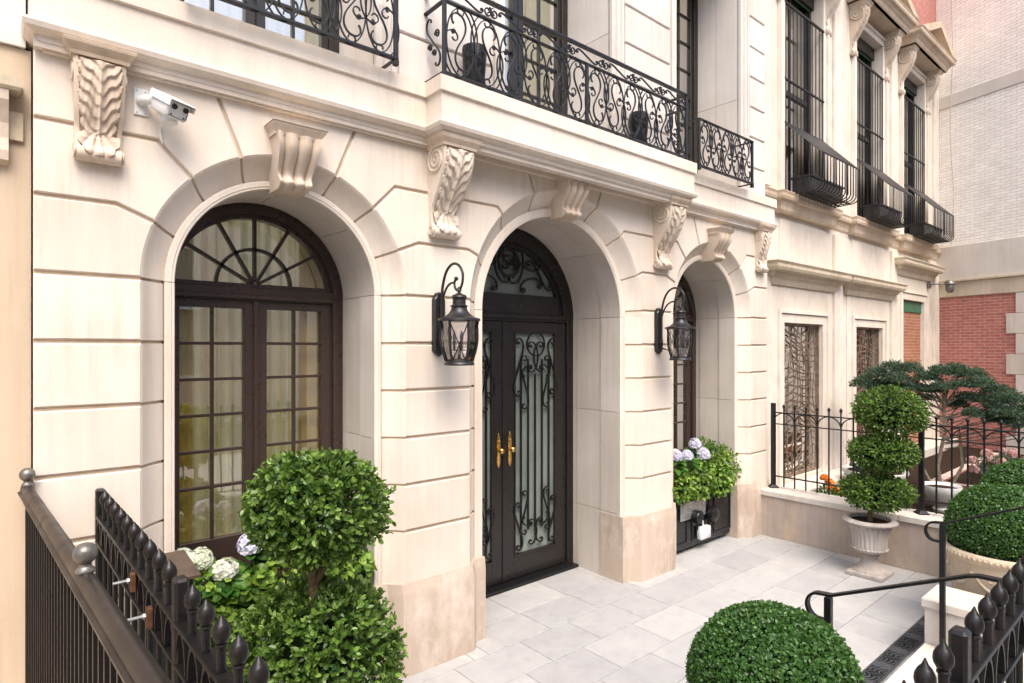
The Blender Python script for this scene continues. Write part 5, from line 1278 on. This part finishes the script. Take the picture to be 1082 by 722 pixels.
# window guards with flower cages
def guard(i, label):
    g0, g1 = GX[i]; r = empty('window_guard', ((g0 + g1) / 2, YR, ZU0), label, 'window guard', 'black window guards with projecting flower cages')
    ya = YR - .03; m = MB()
    for k in range(11):
        x = g0 + .02 + (g1 - g0 - .04) * k / 10; m.tube([(x, ya, E + 2.44), (x, ya, E + 5.36)], .0085, 6)
    m.box(g0 - .02, g1 + .02, ya - .014, ya + .014, E + 5.33, E + 5.37, .003); m.box(g0 - .02, g1 + .02, ya - .014, ya + .014, E + 4.15, E + 4.18, .003); m.box(g0 - .02, g1 + .02, ya - .014, ya + .014, E + 3.46, E + 3.50, .003); m.build('bars', 'iron', r)
    yo = 3.82; zf = E + 2.90; zb_ = E + 2.36; m = MB()
    n = 13
    for k in range(n + 1):
        x = g0 + (g1 - g0) * k / n; m.tube([(x, ya, E + 3.48), (x, yo, zf), (x, yo, zb_ + .07), (x, yo + .03, zb_ + .02), (x, yo + .08, zb_), (x, ya, zb_ - .02)], .0095, 6)
    for (yy, zz) in ((yo, zf), (yo + .12, zb_ - .002), (yo + .3, zb_ - .01), (ya - .02, zb_ - .02)): m.tube([(g0, yy, zz), (g1, yy, zz)], .010, 6)
    for xx in (g0, g1):
        for yy in (4.0, 4.18): m.tube([(xx, yy, zb_ - .01), (xx, yy, E + 2.90 + (yy - yo) / (ya - yo) * .58)], .009, 6)
    for yy in np.linspace(yo + .12, ya - .05, 6): m.tube([(g0, yy, zb_ - .008), (g1, yy, zb_ - .012)], .007, 5)
    m.build('flower_cage', 'iron', r, smooth=60)
    m = MB(); sl = (E + 3.48 - zf) / (ya - yo)
    m.add([(g0 + .01, ya - .02, E + 3.475), (g1 - .01, ya - .02, E + 3.475), (g1 - .01, yo + .01, zf + .015), (g0 + .01, yo + .01, zf + .015), (g0 + .01, ya - .02, E + 3.485), (g1 - .01, ya - .02, E + 3.485), (g1 - .01, yo + .01, zf + .025), (g0 + .01, yo + .01, zf + .025)], [(0, 1, 2, 3), (4, 5, 6, 7), (0, 1, 5, 4), (1, 2, 6, 5), (2, 3, 7, 6), (3, 0, 4, 7)])
    m.build('mesh_top', 'balciron', r)
    m = MB(); m.box(g0 + .1, g1 - .1, 4.02, 4.30, E + 2.385, E + 2.62, .006); m.box(g0 + .08, g1 - .08, 4.0, 4.32, E + 2.60, E + 2.635, .003); m.build('trough', 'box', r)
guard(0, 'black window guard with flower cage at the nearest upper window of the right house'); guard(1, 'black window guard with flower cage at the middle upper window of the right house'); guard(2, 'black window guard with flower cage at the upper window beside the white brick wall')
# ground floor lattice windows
for i in (0, 1):
    g0, g1 = GX[i]; yw = YR + .06; m = MB()
    for sd, xx in ((1, g0), (-1, g1)): m.box(*sorted((xx, xx + sd * .035)), yw - .025, yw + .03, ZW0, ZW1, .003)
    m.box(g0 + .035, g1 - .035, yw - .025, yw + .03, ZW1 - .035, ZW1, .003); m.box(g0 + .035, g1 - .035, yw - .025, yw + .03, ZW0, ZW0 + .04, .003)
    m.box(g0 + .035, g1 - .035, yw + .10, yw + .14, ZW1 - .22, ZW1 - .001)
    o = m.build('window', 'bronze', RH)
    m = MB(); rn = random.Random(5 + i)
    W_ = g1 - g0 - .05; H_ = ZW1 - ZW0 - .05
    def wob(u, v, s_): return .05 * math.sin(u * 7 + v * 5 + s_) + .035 * math.sin(v * 13 + s_ * 2.1 + u * 3)
    for k in range(7):
        u = (k + .5) / 7; s_ = rn.uniform(0, 6); pts = []; gap0 = rn.uniform(.1, .9)
        for q in range(30):
            v = q / 29; pts.append((g0 + .025 + W_ * min(1, max(0, u + wob(u, v, s_ * .3) * .9)), yw - .005 + .01 * math.sin(v * 9 + s_), ZW0 + .025 + H_ * v))
        m.flat(pts, .017, .012, (0, 1, 0))
    nh = 20
    for k in range(nh):
        v = (k + .5) / nh; k0 = 0
        for q in range(7):
            if rn.random() < .08: continue
            u0, u1 = q / 7, (q + 1) / 7; dv = rn.uniform(-.006, .006)
            pts = [(g0 + .025 + W_ * (u0 + (u1 - u0) * t), yw + .008, ZW0 + .025 + H_ * min(.995, max(.005, v + dv + wob(u0 + (u1 - u0) * t, v, 1.3) * .55))) for t in (0, .5, 1)]
            m.flat(pts, .022, .012, (0, 1, 0))
    m.build('lattice', 'bronze', o)
    gm = MB(); gm.add([(g0, yw + .09, ZW0), (g1, yw + .09, ZW0), (g1, yw + .09, ZW1), (g0, yw + .09, ZW1)], [(0, 1, 2, 3)]); gm.build('glass', 'glassup', o)
    gm = MB(); gm.box(g0, g1, yw + .105, yw + .12, ZW1 - .20, ZW1); gm.build('green_trim', 'ledgreen', o); room(g0 - .1, g1 + .1, yw + .15, yw + 1.2, ZW0 - .1, ZW1 + .1, o)
g0, g1 = GX[2]; m = MB(); m.box(g0, g1, YR + .05, YR + .2, 0, E + .785); m.build('entrance_brick', 'orangebrick', RH)
m = MB(); m.box(g0, g1, YR + .03, YR + .2, E + .79, E + 1.038); m.build('green_lintel', 'ledgreen', RH)
# small industrial lamp
r = empty('wall_lamp', (16.3, YR, E + 1.45), 'small grey bulkhead lamp on an arm beside the brick wall', 'lamp')
m = MB(); m.tube([(16.3, YR - .056, E + 1.45), (16.3, YR - .075, E + 1.45)], .085, 16); m.tube([(16.3, YR - .07, E + 1.45), (16.31, YR - .22, E + 1.46), (16.38, YR - .36, E + 1.46)], .014, 8); m.build('arm', 'silver', r, smooth=50)
m = MB(); m.lathe([(.04, .10), (.07, .09), (.11, .04), (.115, .0), (.10, -.01), (.06, -.01)], 16.42, YR - .42, 20, z0=E + 1.44); m.lathe([(.075, -.01), (.085, -.05), (.08, -.13), (.05, -.18), (.0, -.19)], 16.42, YR - .42, 20, z0=E + 1.44); m.build('lamp_body', 'silver', r, smooth=50)

# ------------------------------------------------------------------ white brick building at the far right (stands at an angle)
CX_, CY_ = 17.12, 4.40; dirx = Vector((-.289, -.957, 0)).normalized(); ang = math.atan2(dirx.y, dirx.x)
WB = empty('brick_building', (CX_, CY_, 0), 'white painted brick building with stone bands above red brick at the right edge', 'building')
WB.rotation_euler.z = ang; ORG[WB.name] = (0, 0, 0)
def wpart(m, name, mt): o = m.build(name, mt, None); o.parent = WB; return o
# local frame: x runs toward the viewer, +y local points away from the lens side? keep both faces closed boxes
T_ = .5
m = MB(); m.box(-.6, 6, 0, T_, E + 2.38, E + 5.655); m.box(-.6, 6, 0, T_, E + 5.945, E + 12); wpart(m, 'white_brick_wall', 'whitebrick')
m = MB(); m.box(-.6, 6, -.02, T_, E + 5.66, E + 5.94, .004); wpart(m, 'stone_band', 'cap')
m = MB(); m.box(-.6, .9, -.05, T_, E + 1.60, E + 2.375, .004); m.box(.904, 6, -.05, T_, E + 1.60, E + 2.375, .004); wpart(m, 'stone_course', 'cap')
m = MB(); m.box(-.6, 6, -.09, T_, E + 1.54, E + 1.596, .008); m.box(-.6, 6, -.03, T_, E + 1.20, E + 1.536, .004); wpart(m, 'stone_ledge', 'hood')
m = MB(); m.box(-.6, 1.75, 0, T_, -.03, E + 1.197); wpart(m, 'red_brick_wall', 'redbrick')
m = MB()
for k in range(9):
    z1_ = E + 1.19 - .44 * k; m.box(1.62 if k % 2 == 0 else 1.44, 4.5, -.025, T_, max(-.03, z1_ - .432), z1_, .005)
wpart(m, 'quoin', 'cap')
m = MB(); m.box(2.0, 2.06, -.06, -.026, .3, E + 1.1); m.tube([(1.9, -.06, E - .2), (1.9, -.06, E - .35)], .03, 8); wpart(m, 'conduit', 'cable')
r = MB(); pts = [(17.12 + dirx.x * (.35 + .05 * math.sin(k * .8) * (k / 20)) - .05, 4.40 + dirx.y * (.35 + .05 * math.sin(k * .8) * (k / 20)) - .01, E + 11.5 - 9.1 * k / 20) for k in range(21)]
pts = [(p[0] - .10, p[1], p[2]) for p in pts]
r.tube(pts, .011, 6); tag(r.build('hanging_cable', 'cable'), 'thin pale cable hanging down the white brick wall', 'cable')

# ------------------------------------------------------------------ garden behind the low wall
g = MB(); g.box(8.5, 17.0, -2, 4.39, -.04, .34); struct(g.build('garden_soil', 'soil'))
g = MB(); g.box(8.56, 17.0, 3.95, 4.385, .30, .50, .01); tag(g.build('stone_plinth', 'cap'), 'pale stone plinth along the foot of the lattice windows', 'plinth')
g = MB(); g.box(11.4, 15.5, 2.9, 3.05, .30, .47); g.box(11.4, 11.55, .8, 2.9, .30, .47); tag(g.build('brick_edging', 'redbrick'), 'low red brick edging of the garden bed under the dark tree', 'edging')
g = MB(); g.box(11.55, 15.4, .8, 2.9, .30, .44); struct(g.build('bed_soil', 'soil'))
def bowl(x, y, z0, R_, label):
    r = empty('garden_bowl', (x, y, z0), label, 'bowl', 'white bowls in the garden'); m = MB(); m.lathe([(R_ * .4, 0), (R_ * .45, .03), (R_ * .35, .06), (R_ * .6, .12), (R_ * .92, .26), (R_, .33), (R_ * .98, .36), (R_ * .9, .35), (R_ * .8, .30), (0, .30)], x, y, 36, z0=z0); m.build('bowl_body', 'bowl', r, smooth=50)
    m = MB(); m.lathe([(0, .325), (R_ * .85, .32), (R_ * .85, .31)], x, y, 24, z0=z0); m.build('soil', 'soil', r)
bowl(10.5, 3.53, .34, .46, 'wide white bowl planter behind the three ball topiary'); bowl(10.0, 2.52, .03 + .31, .24, 'smaller white bowl planter behind the fence post')
plantmass('low_shrub', [(10.3, 3.6, .86, .25, .2, .16), (10.55, 3.5, .82, .3, .2, .12)], 'leaf_pine', .05, 500, .5, 'dark leafy plant in the wide white bowl', 'plant')
plantmass('garden_plant', [(9.28, 3.72, .48, .16, .14, .12), (9.5, 3.5, .45, .2, .16, .1), (9.9, 3.3, .45, .25, .2, .1)], 'leaf_hyd', .05, 380, .45, 'low green foliage under the orange flowers', 'plant')
def flowers(cs_, col, label, group=None):
    r = empty('flowering_plant', cs_[0][:3], label, 'flowers', group)
    for q in cs_: flower_ball('flower_head', q[:3], q[3], col, r, 60, q[3] * .55)
    m = MB()
    for q in cs_: m.tube([(q[0], q[1], q[2]), (q[0] + .01, q[1] + .01, max(.3, q[2] - .3))], .004, 5)
    m.build('stems', 'leaf_hyd', r)
flowers([(9.22, 3.76, .70, .05), (9.30, 3.72, .62, .055), (9.36, 3.66, .52, .055), (9.24, 3.70, .56, .04)], 'p_orange', 'bright orange flowers behind the iron fence')
flowers([(11.6 + random.uniform(0, 1.1), 2.3 + random.uniform(-1.1, .5), .66 + random.uniform(0, .3), random.uniform(.035, .075)) for _ in range(26)], 'p_pink', 'dusty pink flowers in the bed in front of the red brick wall')
plantmass('garden_plant', [(12.0, 1.8, .66, .6, .7, .14), (12.8, 2.3, .66, .6, .5, .14)], 'leaf_pine', .05, 900, .5, 'grey green foliage among the pink flowers', 'plant')
# cloud pruned dark tree
TX, TY = 10.95, 2.75
r = empty('garden_tree', (TX, TY, .35), 'dark blue green garden tree with layered crown before the red brick wall', 'tree')
def img(u, v, X):                                      # a point of the crown, given where its ray meets the plane at X
    a_ = (u - 541) / 639.5; b_ = -(v - 368) / 639.5; sn, cn = math.sin(math.atan2(546, 639.5)), math.cos(math.atan2(546, 639.5)); t = X / (sn + a_ * cn); return (X, (cn - a_ * sn) * t, E + b_ * t)
pads = [(10.8, 3.80, 2.02, .22, .15), (10.9, 3.62, 2.16, .26, .17), (10.95, 3.42, 2.28, .26, .17), (10.8, 3.30, 2.12, .26, .15), (11.0, 3.20, 2.26, .25, .16), (10.9, 3.60, 1.90, .26, .15), (10.8, 3.36, 1.84, .24, .14), (10.9, 3.10, 1.98, .22, .12), (10.95, 2.95, 2.14, .22, .12), (11.0, 2.78, 2.24, .24, .13), (11.05, 2.60, 2.26, .25, .14), (11.1, 2.42, 2.20, .25, .14), (10.9, 2.5, 2.06, .2, .09), (10.9, 2.26, 2.08, .26, .14), (11.0, 2.10, 1.98, .26, .14), (10.8, 2.05, 1.78, .24, .12), (11.0, 1.92, 1.86, .26, .14), (11.1, 1.78, 1.70, .28, .15), (10.9, 2.22, 1.86, .18, .08), (11.2, 1.62, 1.60, .28, .14), (10.9, 1.86, 1.56, .24, .12), (10.9, 3.5, 1.66, .18, .1)] + [(10.7 + .5 * random.random(), yy_, zz_, random.uniform(.14, .22), random.uniform(.08, .13)) for yy_, zz_ in ((3.75, 1.78), (3.2, 1.70), (3.05, 1.82), (2.9, 1.95), (2.7, 2.02), (2.45, 1.86), (2.3, 1.66), (2.1, 1.58), (1.95, 1.70), (1.75, 1.52), (1.6, 1.42), (1.5, 1.5), (3.35, 2.0), (2.6, 1.74), (3.6, 2.02), (2.0, 1.9))]
m = MB(); base = (TX, TY, .34)
m.tube([base, (TX - .03, TY + .05, .8), (TX + .02, TY - .02, 1.3), (TX - .02, TY - .03, 1.8), (TX, TY - .06, 2.15)], [.032, .027, .023, .018, .012], 8)
m.tube([(TX, TY - .05, .36), (TX + .02, TY - .25, .85), (TX + .04, TY - .2, 1.4)], [.026, .02, .012], 8); m.tube([(TX, TY + .06, .36), (TX + .0, TY + .28, .8), (TX - .05, TY + .4, 1.2)], [.022, .017, .01], 7)
for (x, y, z_, a_, b_) in pads: m.tube([(TX - .0, TY - .03, min(1.75, z_ - .35)), ((TX + x) / 2, (TY + y) / 2, z_ - .20), (x, y, z_ - .02)], [.014, .009, .004], 6)
m.build('trunk', 'palebark', r, smooth=60)
P = []; D = []; Nn = []; T = []
for (x, y, z_, a_, b_) in pads:
    n = 950; d = rdir(n); d[:, 2] = np.abs(d[:, 2]) * 1.0 - .35; q = RNG.uniform(.45, 1.0, n)[:, None]; lmp = 1 + lump(d, int(x * 100 + y * 37), .38, 3.5)[:, None]
    P.append(np.array([x, y, z_]) + d * q * lmp * np.array([a_, a_ * .9, b_ * 1.1])); dd = d * .6 + rdir(n) * .7; dd[:, 2] += .25; D.append(dd); Nn.append(d + rdir(n) * .4); T.append(np.clip(RNG.beta(2, 2.5, n) + d[:, 2] * .2, 0, 1))
leafmesh('foliage', np.concatenate(P), np.concatenate(D), np.concatenate(Nn), .042, 'leaf_pine', r, .34, .3, np.concatenate(T))

# ------------------------------------------------------------------ the other side of the street (seen mirrored in the glass)
OB = empty('opposite_house', (6, -14, 0), 'red brick row house across the street, seen mirrored in the window panes', 'house')
m = MB(); ww = [(-6 + 2.6 * k, 1.15) for k in range(12)]; zz_ = [(1.6, 4.0), (5.0, 7.4), (8.4, 10.6)]
x = -12
cur = -12
cols = [(-12, ww[0][0])] + [(ww[k][0] + ww[k][1], ww[k + 1][0]) for k in range(11)] + [(ww[-1][0] + ww[-1][1], 30)]
for (xa, xb) in cols: m.box(xa, xb, -14.4, -14, 0, 12.6)
for (xw, wd) in ww:
    lo = 0
    for (z0, z1) in zz_: m.box(xw, xw + wd, -14.35, -14.003, lo, z0); lo = z1
    m.box(xw, xw + wd, -14.35, -14.003, lo, 12.6)
m.build('brick_wall', 'farbrick', OB)
wm = MB(); wf = MB()
for (xw, wd) in ww:
    for (z0, z1) in zz_:
        wf.box(xw - .1, xw + wd + .1, -13.99, -13.9, z1, z1 + .2); wf.box(xw - .1, xw + wd + .1, -13.99, -13.88, z0 - .12, z0); wf.box(xw, xw + wd, -14.2, -14.14, (z0 + z1) / 2 - .03, (z0 + z1) / 2 + .03); wf.box(xw, xw + .06, -14.2, -14.12, z0, z1); wf.box(xw + wd - .06, xw + wd, -14.2, -14.12, z0, z1)
        wm.box(xw, xw + wd, -14.26, -14.22, z0, z1)
wf.box(-12, 30, -13.99, -13.6, 12.3, 12.7); wf.build('white_trim', 'white', OB); wm.build('glass', 'dark', OB)
g = MB(); g.box(-40, 60, -14, -9.5, -.04, .40); struct(g.build('far_sidewalk', 'pave'))
def street_tree(x, y, h, s_, label):
    r = empty('street_tree', (x, y, .4), label, 'tree', 'street trees mirrored in the glass'); m = MB()
    m.tube([(x, y, .38), (x + .05, y, 1.8), (x, y + .1, 3.2), (x + .1, y, h - .5)], [.13, .11, .09, .04], 8)
    rn = random.Random(s_); P = []; D = []
    for k in range(16):
        an = rn.uniform(0, 6.28); rad = rn.uniform(.5, 1.6); zz = rn.uniform(3.0, h + .6); e_ = (x + rad * math.cos(an), y + rad * math.sin(an), zz + .4)
        m.tube([(x, y + .05, zz - .8), ((x + e_[0]) / 2, (y + e_[1]) / 2, zz - .1), e_], [.045, .03, .01], 5); n = 260; d = rdir(n); P.append(np.array(e_) + d * RNG.uniform(.2, 1, n)[:, None] * .75); D.append(d + rdir(n))
    m.build('trunk', 'bark', r, smooth=60); P = np.concatenate(P); leafmesh('crown', P, np.concatenate(D), rdir(len(P)), .15, 'leaf_far', r, .6, .3)
street_tree(-2.6, -6.6, 5.2, 1, 'young street tree across the road, mirrored in the left window'); street_tree(9.5, -8.8, 5.6, 3, 'young street tree across the road, mirrored in the upper windows')
# ------------------------------------------------------------------ camera, sky, sun
cd = bpy.data.cameras.new('camera'); cam = bpy.data.objects.new('camera', cd); C.objects.link(cam); S.camera = cam
cam.location = (0, 0, E); cam.rotation_euler = (R(90), 0, -math.atan2(546, 639.5))
cd.sensor_width = 36; cd.lens = 639.5 / 1082 * 36; cd.shift_y = 7 / 1082; cd.clip_start = .05; cd.clip_end = 600
w = bpy.data.worlds.new('World'); S.world = w; w.use_nodes = True; nt = w.node_tree
sky = nt.nodes.new('ShaderNodeTexSky'); sky.sky_type = 'NISHITA'; sky.sun_disc = False
EL, AZ = 56, 205                                       # sun elevation, and compass-like azimuth measured clockwise from +Y
sky.sun_elevation = R(EL); sky.sun_rotation = R(AZ); sky.air_density = 1.0; sky.dust_density = 4; sky.ozone_density = .6
bg = nt.nodes['Background']; bg.inputs['Strength'].default_value = .15; nt.links.new(sky.outputs[0], bg.inputs[0])
sd = bpy.data.lights.new('sun', 'SUN'); sd.energy = 1.25; sd.angle = R(40); sd.color = (1, .93, .84)
so = bpy.data.objects.new('sun', sd); C.objects.link(so)
dv = Vector((math.sin(R(AZ)) * math.cos(R(EL)), math.cos(R(AZ)) * math.cos(R(EL)), math.sin(R(EL))))
so.rotation_euler = dv.to_track_quat('Z', 'Y').to_euler(); so.location = (0, -5, 20)
S.view_settings.view_transform = 'Standard'; S.view_settings.look = 'None'; S.view_settings.gamma = 1; S.view_settings.exposure = 1.33
S.cycles.max_bounces = 8; S.cycles.transparent_max_bounces = 12; S.cycles.use_denoising = True
S.cycles.sample_clamp_indirect = 6
